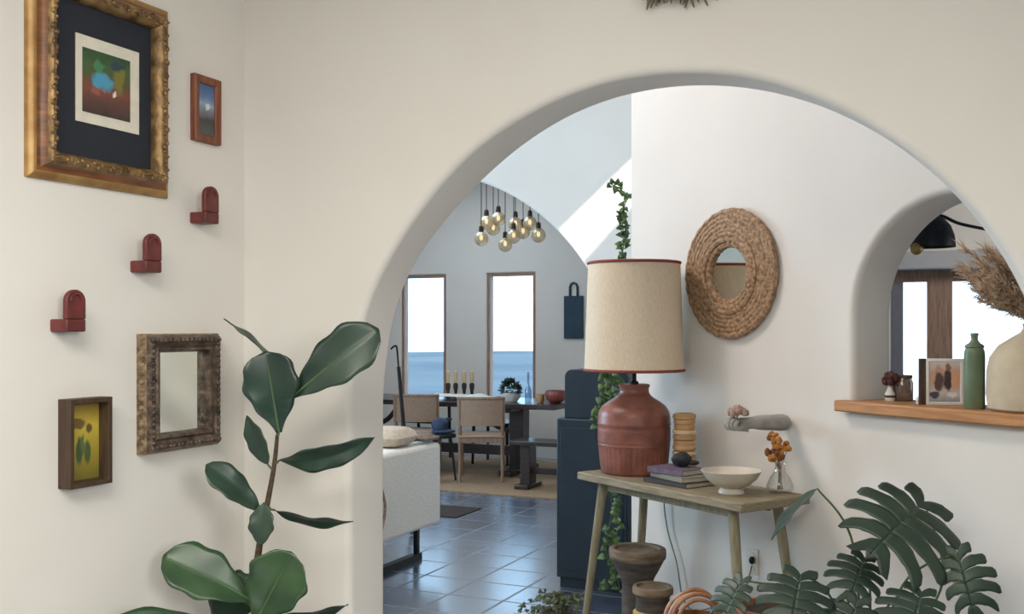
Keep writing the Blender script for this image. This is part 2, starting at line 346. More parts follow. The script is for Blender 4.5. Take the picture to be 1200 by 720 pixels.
def wall(name, org, rz, x0, x1, z0, z1, t, holes, material='plaster', R=0.03, backs=None):
    vs, fs = [], []
    loops_f, loops_b = [], []
    for hi, pts in enumerate(holes):
        bk = (backs or {}).get(hi, pts); nf, nb = normals(pts), normals(bk); n = len(pts); K = 6; rows = []
        for k in range(K + 1):
            a = PI / 2 * k / K; rows.append([(p[0] + q.x * R * (1 - math.sin(a)), R * (1 - math.cos(a)), p[1] + q.y * R * (1 - math.sin(a))) for p, q in zip(pts, nf)])
        for k in range(K + 1):
            a = PI / 2 * (1 - k / K); rows.append([(p[0] + q.x * R * (1 - math.sin(a)), t - R * (1 - math.cos(a)), p[1] + q.y * R * (1 - math.sin(a))) for p, q in zip(bk, nb)])
        o = len(vs)
        for r in rows: vs += r
        for i in range(len(rows) - 1):
            for k in range(n):
                k2 = (k + 1) % n; fs.append((o + i * n + k, o + i * n + k2, o + (i + 1) * n + k2, o + (i + 1) * n + k))
        loops_f.append([o + k for k in range(n)]); loops_b.append([o + (len(rows) - 1) * n + k for k in range(n)])
    o = len(vs); vs += [(x0, 0, z0), (x1, 0, z0), (x1, 0, z1), (x0, 0, z1), (x0, t, z0), (x1, t, z0), (x1, t, z1), (x0, t, z1)]
    fs += [(o, o + 4, o + 5, o + 1), (o + 1, o + 5, o + 6, o + 2), (o + 2, o + 6, o + 7, o + 3), (o + 3, o + 7, o + 4, o)]
    me = D.meshes.new(name); bm = bmesh.new(); bv = [bm.verts.new(v) for v in vs]
    for f in fs: bm.faces.new([bv[i] for i in f])
    for rect, loops in (([o, o + 1, o + 2, o + 3], loops_f), ([o + 4, o + 5, o + 6, o + 7], loops_b)):
        es = []
        for lp in [rect] + loops:
            for i in range(len(lp)):
                a, b2 = bv[lp[i]], bv[lp[(i + 1) % len(lp)]]; e = bm.edges.get((a, b2)) or bm.edges.new((a, b2)); es.append(e)
        bmesh.ops.triangle_fill(bm, use_beauty=True, use_dissolve=False, edges=es)
    bmesh.ops.recalc_face_normals(bm, faces=bm.faces); bm.to_mesh(me); bm.free()
    me.polygons.foreach_set('use_smooth', [True] * len(me.polygons)); me.set_sharp_from_angle(angle=math.radians(30))
    ob = D.objects.new(name, me); COL.objects.link(ob); me.materials.append(M[material]); ob.location = org; ob.rotation_euler = (0, 0, rz)
    return struct(ob)
def table_dev(tab):
    tab = sorted(tab)
    def f(a):
        if a <= tab[0][0]: return tab[0][1]
        for (a0, d0), (a1, d1) in zip(tab, tab[1:]):
            if a <= a1: return d0 + (d1 - d0) * (a - a0) / (a1 - a0)
        return tab[-1][1]
    return lambda a: sum(f(a + k * 3) for k in range(-2, 3)) / 5
dev_f = table_dev([(0, .008), (24, .008), (33, .003), (40, -.004), (49, -.008), (56, -.009), (66, -.005), (74, .001), (84, -.001), (94, .003), (114, 0), (124, .002), (137, -.006), (145, -.006), (150, .003), (159, .007), (180, .0)])
dev_b = table_dev([(0, .002), (52, .001), (70, .003), (93, .004), (103, .004), (113, -.002), (122, -.010), (130, -.012), (137, -.009), (144, -.002), (152, .014), (157, .014), (165, .0), (180, -.006)])
ACX, ACZ, AR = -0.808, EYE - 0.287, 0.981
T1 = 0.206
wall('wall_front', W_ARCH[0], -TH, -7.6, 4.65, -0.08, 4.2, T1, [arch_outline(ACX, ACZ, AR, -0.04, dev_f)], R=0.026,
     backs={0: arch_outline(ACX, ACZ, AR, -0.04, dev_b)})
# console wall with the arched pass-through
NX0, NXC, NHW = 0.716, 1.173, 0.457
niche = arch_outline(NXC, 1.545, NHW, 1.16)
wall('wall_right', W_CON[0], RZ3, -0.771, 3.3, -0.08, 4.2, 0.235, [niche], R=0.03)
# dividing wall with the wide arch
wall('wall_middle', W_DIV[0], -TH, -7.6, -1.5, -0.08, 4.2, 0.16, [arch_outline(-4.28, 0.98, 1.81, -0.04)], R=0.03)
# far wall: two windows, sidelight, glazed door
HF = [rect_outline(-6.474, -5.855, 0.55, 2.15), rect_outline(-5.306, -4.68, 0.55, 2.15), rect_outline(-0.80, 1.40, -0.04, 2.08)]
wall('wall_back', W_FAR[0], -TH, -7.6, 4.65, -0.08, 4.2, 0.18, HF, R=0.02)
def plain_wall(name, X0, X1, Y0, Y1, z1):
    b = MB(); b.box(((X0 + X1) / 2, (Y0 + Y1) / 2, z1 / 2 - 0.04), (X1 - X0, Y1 - Y0, z1 + 0.08)); o = b.build(name, 'plaster', rz=-TH, smooth=False); return struct(o)
plain_wall('wall_left', -2.36, -2.2, -3.2, 2.7, 2.85)
plain_wall('wall_rear', -2.36, 4.65, -3.36, -3.2, 2.85)
plain_wall('wall_side', 4.5, 4.65, -3.2, 10.9, 3.4)
plain_wall('wall_outer', -7.6, -7.45, 2.9, 10.9, 4.2)
plain_wall('wall_inner', -1.66, -1.5, 5.34, 10.9, 4.2)
fl = MB(); fl.slab([(-7.6, -3.4), (4.7, -3.4), (4.7, 11.1), (-7.6, 11.1)], -0.1, 0.0); o = fl.build('floor', 'tiles', rz=-TH, smooth=False); struct(o)
def slab_ceiling(name, pts, z, hole=None):
    me = D.meshes.new(name); bm = bmesh.new()
    loops = [pts] + ([hole] if hole else []); tops = []
    for zz in (z, z + 0.06):
        es = []; lv = []
        for lp in loops:
            vv = [bm.verts.new((x, y, zz)) for x, y in lp]; lv.append(vv)
            for i in range(len(vv)): es.append(bm.edges.new((vv[i], vv[(i + 1) % len(vv)])))
        bmesh.ops.triangle_fill(bm, use_beauty=True, use_dissolve=False, edges=es); tops.append(lv)
    for a, b2 in zip(*tops):
        for i in range(len(a)): j = (i + 1) % len(a); bm.faces.new((a[i], a[j], b2[j], b2[i]))
    bmesh.ops.recalc_face_normals(bm, faces=bm.faces); bm.to_mesh(me); bm.free()
    ob = D.objects.new(name, me); COL.objects.link(ob); me.materials.append(M['ceiling']); ob.rotation_euler = (0, 0, -TH); return struct(ob)
# sun through a roof slot paints the streak on the dividing wall
SX, SY, SZ = 0.4, 1.0, -1.0     # travel direction, house grid
def roof_point(px, py):
    p = hit(W_DIV[0], -TH, px, py); X = p.x * CT - p.y * ST; Y = p.x * ST + p.y * CT
    T = (4.2 - p.z) / -SZ; return Vector((X - SX * T, Y - SY * T))
P1, P2, P3, P4 = roof_point(660, 264), roof_point(744, 182), roof_point(694, 304), roof_point(742, 250)
slot = [P1 + (P1 - P2) * 0.5, P3 + (P3 - P4) * 0.7, P4 + (P4 - P3) * 0.6, P2 + (P2 - P1) * 0.5]
slab_ceiling('ceiling_living', [(-7.6, 2.75), (1.9, 2.75), (-1.45, 5.3), (-1.45, 7.6), (-7.6, 7.6)], 4.2, [tuple(p) for p in slot])
slab_ceiling('ceiling_dining', [(-7.6, 7.5), (-1.5, 7.5), (-1.5, 11.08), (-7.6, 11.08)], 3.4)
slab_ceiling('ceiling_sunroom', [(-1.6, 5.4), (1.85, 2.85), (4.65, 2.85), (4.65, 11.08), (-1.6, 11.08)], 2.9)
slab_ceiling('ceiling_entry', [(-2.36, -3.36), (4.65, -3.36), (4.65, 2.75), (-2.36, 2.75)], 2.75)
# window joinery in the far wall
def window_unit(name, X0, X1, z0, z1, fw, material):
    c = room((X0 + X1) / 2, 10.9 + 0.07, (z0 + z1) / 2); e = D.objects.new(name, None); COL.objects.link(e); e.location = c; e.rotation_euler = (0, 0, -TH); struct(e)
    b = MB(); b.frame(X1 - X0, z1 - z0, [(0, -.05), (0, .05), (fw, .05), (fw, -.05)], True); b.build('window_frame', material, e, smooth=False)
    b = MB(); b.box((0, 0, 0), (X1 - X0 - 2 * fw + .004, .006, z1 - z0 - 2 * fw + .004)); b.build('window_pane', 'pane', e, smooth=False); return e
window_unit('window_1', -6.474, -5.855, 0.55, 2.15, 0.035, 'door_wood')
window_unit('window_2', -5.306, -4.68, 0.55, 2.15, 0.035, 'door_wood')
def farx(px): p = hit(W_FAR[0], -TH, px, 400); return p.x * CT - p.y * ST
e = D.objects.new('door_1', None); COL.objects.link(e); e.location = room(0, 10.95, 0); e.rotation_euler = (0, 0, -TH); struct(e)
xs = [farx(1036), farx(1058), farx(1086), farx(1116)]
b = MB(); b.box(((xs[0] + 1.40) / 2, 0, 2.02), (1.40 - xs[0], .1, .12)); b.build('door_header', 'door_wood', e, smooth=False)
b = MB(); b.box(((xs[2] + xs[3]) / 2, 0, .98), (xs[3] - xs[2], .1, 1.96)); b.ball(((xs[2] + xs[3]) / 2, -.07, 1.0), .025); b.build('door_stile', 'door_wood', e)
b = MB(); b.box(((xs[1] - 0.80) / 2, 0, .98), (xs[1] + 0.80, .1, 1.96)); b.build('door_jamb', 'dusk', e, smooth=False)
b = MB(); b.box((1.34, 0, .98), (.12, .1, 1.96)); b.build('door_stile', 'door_wood', e, smooth=False)
for a, c in ((xs[1], xs[2]), (xs[3], 1.28)):
    b = MB(); b.box(((a + c) / 2, 0, .99), (c - a, .006, 1.94)); b.build('door_pane', 'pane', e, smooth=False)
b = MB(); b.box((0.3, 10.72, 2.16), (3.3, .3, .16)); o = b.build('trim_1', 'beam', rz=-TH, smooth=False); struct(o)

# land outside, seen through the windows
b = MB(); nx, ny = 24, 20; vs, fs = [], []
for j in range(ny + 1):
    y = 14 + (150 - 14) * (j / ny) ** 2
    for i in range(nx + 1):
        x = (i / nx - 0.5) * (40 + y * 2.2); vs.append((x, y, -1.9 + 0.12 * math.sin(x * .13 + y * .05)))
for j in range(ny):
    for i in range(nx): a = j * (nx + 1) + i; fs.append((a, a + 1, a + nx + 2, a + nx + 1))
b.add(vs, fs); o = b.build('terrain', 'desert', smooth=True); struct(o)

b = MB(); b.box((2.0, 17.2, -.3), (6.6, .3, 3.2)); o = b.build('wall_backdrop', 'plaster', rz=-TH, bevel=.03); struct(o)  # added wall, sunlit to whiten the view through the glazed door

# ------------------------------------------------------------------ pictures and mirrors on the left wall
def on_left(px0, px1, py0, py1, out):
    """centre and size of a thing on the left wall from its outline; left edge at the wall, right edge at its face"""
    p0, r = W_LEFT
    a = hit(p0, r, px0, 400, 0.0); c = hit(p0, r, px1, 400, out)
    ax = Vector((math.cos(r), math.sin(r), 0)); s0 = (a - p0).dot(ax); s1 = (c - p0).dot(ax)
    w = s1 - s0; d = c.y; z0 = EYE + (HZ - py1) / F * d; z1 = EYE + (HZ - py0) / F * d
    ctr = Vector(p0) + ax * ((s0 + s1) / 2); return Vector((ctr.x, ctr.y, (z0 + z1) / 2)), w, z1 - z0
c, w, h = on_left(28, 197, 6, 230, 0.054)
axl = Vector((math.cos(W_LEFT[1]), math.sin(W_LEFT[1]), 0)); w += .046; c = c + axl * .023
t = thing('picture_frame', 'large ornate gold frame with dark mat, highest and biggest on the left wall', 'picture', c, W_LEFT[1])
def in_frame(px, py, out):      # a point of the picture in the frame's own x, z
    q = hit(W_LEFT[0], W_LEFT[1], px, py, out) - c; return Vector((q.dot(axl), q.z))
b = MB(); b.frame(w, h, [(0, 0), (0, .008), (.004, .014), (.014, .020), (.020, .022)]); b.build('outer_moulding', 'gold_side', t, bevel=0.001)
b = MB(); b.frame(w, h, [(.020, .022), (.024, .024), (.032, .032), (.037, .042)]); b.build('brown_moulding', 'frame_brown', t)
b = MB(); b.frame(w, h, [(.037, .042), (.040, .049), (.046, .053), (.054, .052), (.064, .042), (.072, .030), (.072, .012)])
for side in range(4):
    Ls = (w if side % 2 == 0 else h) - .10; n = int(Ls / .013)
    for k in range(n + 1):
        u = -Ls / 2 + Ls * k / n; i = .051 + .006 * math.sin(k * 2.1)
        x, z = {0: (u, -h / 2 + i), 1: (w / 2 - i, u), 2: (u, h / 2 - i), 3: (-w / 2 + i, u)}[side]
        b.ball((x, -.051, z), (.0065 + .002 * math.sin(k * 1.3), .006, .0065 + .002 * math.cos(k * 1.7)), 8, 5)
b.build('carved_band', 'gold', t)
b = MB(); b.box((0, -.010, 0), (w - .13, .006, h - .13)); b.build('mat_board', 'mat_navy', t, smooth=False)
q0, q1 = in_frame(89, 141, .016), in_frame(163, 62, .016); pw, ph = q1.x - q0.x, q1.y - q0.y; qc = (q0 + q1) / 2
b = MB(); b.box((qc.x, -.0145, qc.y), (pw, .003, ph)); b.build('paper_border', 'paper', t, smooth=False)
q0, q1 = in_frame(97, 130, .018), in_frame(152.5, 72, .018); aw, ah = q1.x - q0.x, q1.y - q0.y; qc = (q0 + q1) / 2
m = art_mat('abstract_landscape', ah, [(0, srgb(58, 48, 44)), (.2, srgb(92, 62, 54)), (.42, srgb(128, 70, 58)), (.56, srgb(84, 84, 56)), (.8, srgb(66, 96, 56)), (1, srgb(44, 76, 50))],
            0.05, 26, [(-.015, .008, .040, .022, srgb(76, 152, 184)), (-.03, .045, .018, .022, srgb(70, 130, 84)), (.045, .02, .022, .035, srgb(124, 116, 50)), (.028, -.018, .009, .007, srgb(226, 222, 214)), (.035, .06, .03, .012, srgb(44, 66, 76)), (-.04, -.02, .02, .012, srgb(150, 88, 70))])
b = MB(); b.box((0, 0, 0), (aw, .002, ah)); b.build('painting', m, t, smooth=False, loc=(qc.x, -.0172, qc.y))

c, w, h = on_left(223, 260, 95, 171, 0.02)
t = thing('picture_frame', 'small reddish wood frame with a blue landscape, right of the large gold frame', 'picture', c, W_LEFT[1])
b = MB(); b.frame(w, h, [(0, 0), (0, .018), (.004, .022), (.020, .018), (.024, .014), (.024, .004)]); b.build('wood_moulding', 'redwood', t, bevel=.0015)
m = art_mat('small_mountain_view', h - .06, [(0, srgb(84, 88, 84)), (.3, srgb(70, 66, 64)), (.45, srgb(116, 122, 128)), (.6, srgb(150, 168, 190)), (.75, srgb(98, 128, 168)), (1, srgb(70, 96, 140))], 0.03, 30, [(.008, .01, .012, .012, srgb(206, 212, 220))])
b = MB(); b.box((0, -.007, 0), (w - .046, .006, h - .046)); b.build('picture', m, t, smooth=False)

# burgundy wall sconces
def sconce(px0, px1, py0, py1, label):
    out = .062
    c, w, h = on_left(px0, px1, py0, py1, out)
    t = thing('wall_sconce', label, 'sconce', c, W_LEFT[1], 'burgundy arched sconces on the left wall')
    lh = h * 0.30
    b = MB(); b.box((0, -out / 2, -h / 2 + lh / 2), (w, out, lh)); b.build('ledge', 'burgundy', t, bevel=.004)
    r = w / 2; zc = h / 2 - r
    pts = [(-r, -h / 2 + lh), (r, -h / 2 + lh)] + [(r * math.cos(PI * k / 24), zc + r * math.sin(PI * k / 24)) for k in range(25)]
    b = MB(); b.prism(pts, -out, -out + .016); o = b.build('arched_shield', 'burgundy', t, bevel=.003)
    pts2 = [(x * .62, (z - zc) * .62 + zc) for x, z in pts[2:]]
    b = MB(); b.tube([(x, -out - .001, z) for x, z in pts2], .0035, 8); b.build('raised_arc', 'burgundy', t)
    return t
sconce(58, 101, 340, 389, 'burgundy arched sconce, lowest of three, above the small shadow box')
sconce(152, 190, 275, 320, 'burgundy arched sconce, middle of three, above the carved mirror')
sconce(222, 257, 220, 263, 'burgundy arched sconce, highest of three, below the small reddish frame')

c, w, h = on_left(160, 262, 391, 521, 0.05)
t = thing('wall_mirror', 'square mirror in a carved tarnished silver and bronze frame on left wall', 'mirror', c, W_LEFT[1])
b = MB(); b.frame(w, h, [(0, 0), (0, .028), (.004, .034)]); 
for side in (1, 3):
    n = int(h / .024)
    for k in range(n): b.ball(((w / 2 if side == 1 else -w / 2), -.017, -h / 2 + (k + .5) * h / n), (.005, .013, .010), 8, 5)
b.build('carved_side', 'carved_tan', t)
b = MB(); b.frame(w, h, [(.004, .034), (.012, .047), (.022, .048), (.029, .038), (.036, .036), (.042, .042), (.049, .042), (.055, .026), (.055, .01)])
for side in range(4):
    Ls = (w if side % 2 == 0 else h) - .03; n = int(Ls / .017)
    for k in range(n + 1):
        u = -Ls / 2 + Ls * k / n; i = .019
        x, z = {0: (u, -h / 2 + i), 1: (w / 2 - i, u), 2: (u, h / 2 - i), 3: (-w / 2 + i, u)}[side]
        b.ball((x, -.046, z), (.0075, .007, .0075), 8, 5)
b.build('carved_moulding', 'silver_bronze', t)
b = MB(); b.box((0, -.012, 0), (w - .106, .006, h - .106)); b.build('mirror_glass', 'mirror', t, smooth=False)

c, w, h = on_left(68, 132, 465, 566, 0.045)
t = thing('shadow_box', 'small dark wood shadow box with a yellow picture, lowest on the left wall', 'picture', c, W_LEFT[1])
b = MB(); b.frame(w, h, [(0, 0), (0, .045), (.013, .045), (.016, .010), (.016, 0)]); b.build('box_frame', 'dark_oak', t, bevel=.0015)
m = art_mat('yellow_picture', h - .03, [(0, srgb(112, 104, 40)), (.3, srgb(150, 134, 48)), (.7, srgb(196, 172, 66)), (1, srgb(138, 112, 44))], .02, 40,
            [(-.012, -.025, .012, .038, srgb(64, 84, 48)), (.016, -.03, .012, .032, srgb(74, 90, 50)), (.0, -.01, .007, .03, srgb(88, 104, 64)), (-.02, .05, .03, .014, srgb(110, 88, 42)), (.02, .035, .010, .012, srgb(96, 82, 44))])
b = MB(); b.box((0, -.008, 0), (w - .03, .006, h - .03)); b.build('picture', m, t, smooth=False)

# ------------------------------------------------------------------ leaves
def frame_for(B, T, roll):
    u = (T - B); L_ = u.length; u = u.normalized(); cam = (Vector((0, 0, EYE)) - (B + T) / 2).normalized()
    n = (cam - u * cam.dot(u)).normalized(); n = Matrix.Rotation(math.radians(roll), 3, u) @ n
    return u, n.cross(u).normalized(), n, L_
def broad_leaf(name, B, T, width, roll, material, parent, shape, bow=0.08, fold=0.18, wave=0.03, seed=0, vein=None):
    u, v, n, L_ = frame_for(B, T, roll); b = MB(); NU, NV = 22, 10; vs, fs = [], []
    for i in range(NU + 1):
        t = i / NU; hw = width / 2 * shape(t)
        for j in range(NV + 1):
            q = j / NV * 2 - 1
            off = -bow * L_ * 4 * t * (1 - t) * -1 + fold * abs(q) * hw + wave * L_ * math.sin(t * 13 + seed + (2 if q > 0 else 0)) * q * q * 0.5
            vs.append(B + u * (t * L_) + v * (q * hw * (1 + .06 * math.sin(t * 21 + seed * 2) * abs(q))) + n * off)
    for i in range(NU):
        for j in range(NV): a = i * (NV + 1) + j; fs.append((a, a + 1, a + NV + 2, a + NV + 1))
    b.add(vs, fs); o = b.build(name, material, parent, solid=0.0015, ang=80)
    if vein:
        b = MB(); mid = [vs[i * (NV + 1) + NV // 2] + n * .0012 for i in range(NU)]
        b.tube(mid, [.0028 * (1 - i / NU) + .0006 for i in range(NU)], 6)
        b.build('leaf_vein', vein, o)
    return o
def fiddle(t):
    if t < .66: return .10 + .90 * (math.sin(PI / 2 * (t / .66)) ** 1.25)
    return max(.05, math.sqrt(max(0, 1 - ((t - .66) / .34) ** 2)))
oval = lambda t: max(0.02, math.sin(PI * t ** 0.95) ** 0.8)

# fiddle leaf fig
FD = 2.95
base = onfloor(303, FD)
t = thing('fiddle_leaf_fig', 'fiddle leaf fig with broad dark leaves in the left corner by the arch', 'plant', base)
def rel(px, py, d): return at(px, py, d) - base
st = spline([(0, 0, .36), rel(300, 760, FD), rel(299, 690, FD), rel(304, 640, FD), rel(313, 592, FD + .01), rel(321, 548, FD + .01), rel(325, 510, FD)], 6)
b = MB(); b.tube(st, [.014 - .009 * i / len(st) for i in range(len(st))], 10); b.build('trunk', 'bark', t)
b = MB(); b.lathe([(0, 0), (.13, 0), (.15, .03), (.17, .36), (.175, .38), (.16, .38), (.155, .34), (0, .34)], 40); b.build('pot', 'white_pot', t)
b = MB(); b.lathe([(0, .335), (.155, .335), (.15, .35), (0, .36)], 30); b.build('soil', 'soil', t)
FIG = [  # base px,py,dd   tip px,py,dd   width roll bow material shape
    ((325, 428, .04), (262, 374, .02), .075, 80, .02, 'fig_leaf', oval),
    ((327, 507, -.01), (311, 412, -.05), .155, 0, .04, 'fig_leaf', fiddle),
    ((342, 466, -.01), (444, 386, -.02), .150, -14, .05, 'fig_leaf', fiddle),
    ((314, 545, .0), (289, 487, .0), .062, -30, .03, 'fig_leaf', oval),
    ((327, 540, .0), (439, 513, -.04), .095, 42, .10, 'fig_leaf', oval),
    ((307, 602, .0), (241, 545, -.05), .088, 25, .05, 'fig_leaf', fiddle),
    ((322, 598, .0), (414, 611, -.02), .060, 62, .07, 'fig_leaf', oval),
    ((309, 590, -.02), (306, 640, -.04), .075, 20, .03, 'fig_leaf', oval),
    ((298, 706, -.02), (191, 652, -.06), .150, 16, .05, 'fig_leaf_low', fiddle),
    ((300, 730, -.04), (343, 648, -.10), .172, -6, .04, 'fig_leaf_low', fiddle),
    ((300, 712, .06), (245, 690, .08), .16, 10, .03, 'fig_leaf', oval),
    ((318, 722, .02), (408, 709, .0), .060, 64, .06, 'fig_leaf', oval),
    ((300, 752, -.06), (108, 741, -.30), .12, 30, .06, 'fig_leaf_low', fiddle),
    ((300, 760, .0), (390, 740, -.1), .15, 20, .06, 'fig_leaf_low', fiddle),
]
for k, (B_, T_, wd, roll, bow, mt, shp) in enumerate(FIG):
    B, T = rel(B_[0], B_[1], FD + B_[2]), rel(T_[0], T_[1], FD + T_[2])
    # frame_for needs world positions
    u, v, n, L_ = frame_for(B + base, T + base, roll)
    o = broad_leaf('leaf', B + base, T + base, wd, roll, mt, t, shp, bow, seed=k, vein='fig_vein' if wd > .14 else None)
    for q in [o]: q.location = -base
    near = min(st, key=lambda p: (p - B).length)
    if (near - B).length > .004:
        b = MB(); b.tube([near, (near + B) / 2 + Vector((0, 0, -.006)), B], [.004, .0035, .003], 7); b.build('leaf_stalk', 'vine_stem', t)

# ------------------------------------------------------------------ swag at the top of the arch wall
p = hit(W_ARCH[0], -TH, 797, -17); p.z += .0
t = thing('dried_swag', 'grey dried foliage swag hanging high above the arch, only its tips showing', 'wall decoration', p, -TH)
b = MB()
for k in range(90):
    a = random.uniform(-1.45, 1.45); L_ = random.uniform(.06, .1) * (1.0 if abs(a) > .3 else .8)
    s0 = Vector((random.uniform(-.06, .06), -.012, .02)); tip = s0 + Vector((math.sin(a) * L_, -random.uniform(.0, .03), -math.cos(a) * L_))
    b.tube([s0, (s0 + tip) / 2 + Vector((0, -.01, .006)), tip], [.005, .008, .002], 6)
b.build('sprigs', 'dry_wreath', t)
b = MB(); b.lathe([(0, 0), (.03, 0), (.03, .05), (0, .05)], 16, (0, -.02, .0)); b.build('binding', 'stem', t)

# ------------------------------------------------------------------ console table
ZT = 0.80
TR = math.atan2(-0.84, 0.545)
cx = Vector((0.317, 5.0)); dx = Vector((math.cos(TR), math.sin(TR))); dy = Vector((-math.sin(TR), math.cos(TR)))
TL, TW = 1.10, 0.40
tc_ = cx + dx * TL / 2 + dy * TW / 2
t = thing('console_table', 'narrow weathered wood console table with splayed legs against the white wall', 'table', (tc_.x, tc_.y, 0), TR)
b = MB(); b.box((0, 0, ZT - .019), (TL, TW, .038)); b.build('tabletop', 'table_wood', t, bevel=.006)
for sx in (-1, 1):
    for sy in (-1, 1):
        b = MB(); b.tube([(sx * (TL / 2 - .12), sy * (TW / 2 - .07), ZT - .036), (sx * (TL / 2 - .01), sy * (TW / 2 - .03), 0)], [.023, .017], 14); b.build('leg', 'table_leg', t)
b = MB(); b.box((0, TW / 2 - .08, ZT - .058), (TL - .3, .02, .045)); b.box((0, -TW / 2 + .08, ZT - .058), (TL - .3, .02, .045)); b.build('rail', 'table_leg', t, bevel=.002)
def on_table(px, d, up=0.0): return onfloor(px, d, ZT + up)

# ------------------------------------------------------------------ table lamp
lp = onfloor(743, 4.97, ZT)
t = thing('table_lamp', 'big table lamp with rust ribbed ceramic base and cream drum shade', 'lamp', lp)
k_ = 4.97 / F
def ribs(a, z):
    if .035 < z < .135: return 1 + .022 * math.copysign(abs(math.sin(a * 20)) ** .6, 1) - .012
    if .15 < z < .24: return 1 + .006 * math.sin(a * 60 + z * 200)
    return 1
prof = [(0, 0), (.150, 0), (.158, .004)] + [(.160 + .012 * i / 10, .012 + .128 * i / 10) for i in range(11)] + [(.176, .146), (.172, .152), (.175, .16)] + \
       [(.175, .165 + .012 * i) for i in range(6)] + [(.172, .24), (.177, .247), (.175, .256), (.174, .29), (.168, .315), (.152, .34), (.125, .362), (.096, .380), (.080, .394), (.072, .41), (.071, .43), (.076, .438), (.077, .446), (.070, .450), (0, .450)]
prof = [(r, z * .955) for r, z in prof]
b = MB(); b.lathe(prof, 160, mod=ribs); b.build('ceramic_base', 'lamp_clay', t, ang=60)
b = MB(); b.lathe([(0, .425), (.022, .425), (.022, .440), (.012, .446), (.011, .62), (0, .62)], 20); b.build('stem', 'black_metal', t)
sb_, stp = .498, 1.016
rb, rt = .241, .222
b = MB(); b.lathe([(rb, sb_), (rt, stp), (rt - .004, stp), (rb - .004, sb_), (rb, sb_)], 72); sh = b.build('lamp_shade', 'lamp_shade', t, ang=60)
# drop the end caps the lathe closed
bm = bmesh.new(); bm.from_mesh(sh.data); bmesh.ops.delete(bm, geom=[f for f in bm.faces if len(f.verts) > 8], context='FACES'); bm.to_mesh(sh.data); bm.free()
for (r, z, nm) in ((rb, sb_, 0), (rt, stp, 1)):
    b = MB(); ring = [(r * math.cos(2 * PI * k / 72), r * math.sin(2 * PI * k / 72), z) for k in range(73)]; b.tube(ring, .007, 8); b.build('shade_trim', 'rust_trim', sh)
b = MB()
for k in range(3):
    a = k * 2 * PI / 3 + .4; b.tube([(0, 0, .60), (rt * .985 * math.cos(a), rt * .985 * math.sin(a), .93)], .003, 6)
b.build('shade_carrier', 'black_metal', t)
b = MB(); b.lathe([(0, .60), (.02, .60), (.022, .66), (.034, .70), (.03, .735), (0, .745)], 20); b.build('bulb', 'white_gloss', t)
# cord down the wall
wl = lambda px, py, off: hit(W_CON[0], RZ3, px, py, off) - lp
b = MB(); b.tube(spline([Vector((.13, .06, .008)), Vector((.19, .11, .006)), wl(778, 580, .03), wl(782, 620, .02), wl(793, 660, .02), wl(800, 700, .02), wl(815, 716, .02), wl(850, 706, .02), wl(872, 690, .02), wl(881, 664, .022)], 8), .0035, 8); b.build('cord', 'cord', t)
b = MB(); q = wl(881, 657, .018); b.ball(q, (.014, .014, .018), 10, 8); b.build('plug', 'black_metal', t)

# ------------------------------------------------------------------ things on the console
p = on_table(802, 4.86)
t = thing('turned_wood_vase', 'tall pale turned wooden cylinder with ringed bands beside the lamp', 'vase', p)
b = MB(); pr = [(0, 0), (.05, 0)]
for i in range(12):
    z = i * .0245; r = .050 + (.004 if i % 2 else 0) - (.006 if i in (4, 9) else 0); pr += [(r, z + .003), (r + .002, z + .012), (r, z + .0215), (r - .004, z + .0245)]
pr += [(.044, .297), (.036, .297), (.034, .25), (0, .25)]
b.lathe(pr, 40); b.build('body', 'tan_wood', t)
for z in (.10, .2):
    b = MB(); b.lathe([(.0545, z), (.057, z + .004), (.057, z + .014), (.0545, z + .018)], 40); b.build('pale_band', 'tan_light', t)

def book(name, label, c, size, rz, cover, grp='books stacked on the console table'):
    w, d, h = size; t = thing(name, label, 'book', c, rz, grp)
    b = MB(); b.box((0, 0, .0015), (w, d, .003)); b.box((0, 0, h - .0015), (w, d, .003)); b.box((0, -d / 2 + .0015, h / 2), (w, .003, h)); b.build('cover', cover, t, bevel=.001)
    b = MB(); b.box((0, .002, h / 2), (w - .01, d - .012, h - .006)); b.build('pages', 'pages', t, smooth=False); return t
bc = on_table(797, 4.62)
book('book', 'dark covered book at the bottom of the console table stack', bc, (.27, .20, .022), TR + .05, 'book_dark')
book('book', 'grey sage book in the middle of the console table stack', bc + Vector((.01, .0, .0225)), (.24, .18, .022), TR - .1, 'book_sage')
book('book', 'lilac book with pale page edges on top of the console stack', bc + Vector((-.015, .02, .045)), (.21, .155, .026), TR + .12, 'lilac')
p = bc + Vector((.012, .03, .0715))
b = MB(); b.ball((0, 0, .034), (.046, .040, .034), 24, 16, .15, 3); b.ball((.05, -.02, .02), (.026, .012, .012), 12, 8, .1, 5)
o = b.build('stone', 'stone', loc=p); tag(o, 'smooth black rounded stone resting on the stacked books', 'stone')

p = on_table(857, 4.36)
t = thing('footed_bowl', 'shallow cream ceramic bowl on a short foot near the table front corner', 'bowl', p)
b = MB(); wav = lambda a, z: 1 + (.02 * math.sin(a * 2 + .6) if z > .06 else 0)
b.lathe([(0, .022), (.045, .022), (.075, .034), (.108, .062), (.126, .092), (.129, .095), (.125, .096), (.104, .068), (.07, .042), (0, .030)], 56, mod=wav); b.build('basin', 'bowl', t)
b = MB(); b.lathe([(0, 0), (.056, 0), (.054, .008), (.044, .024), (0, .024)], 40); b.build('foot', 'bowl', t)

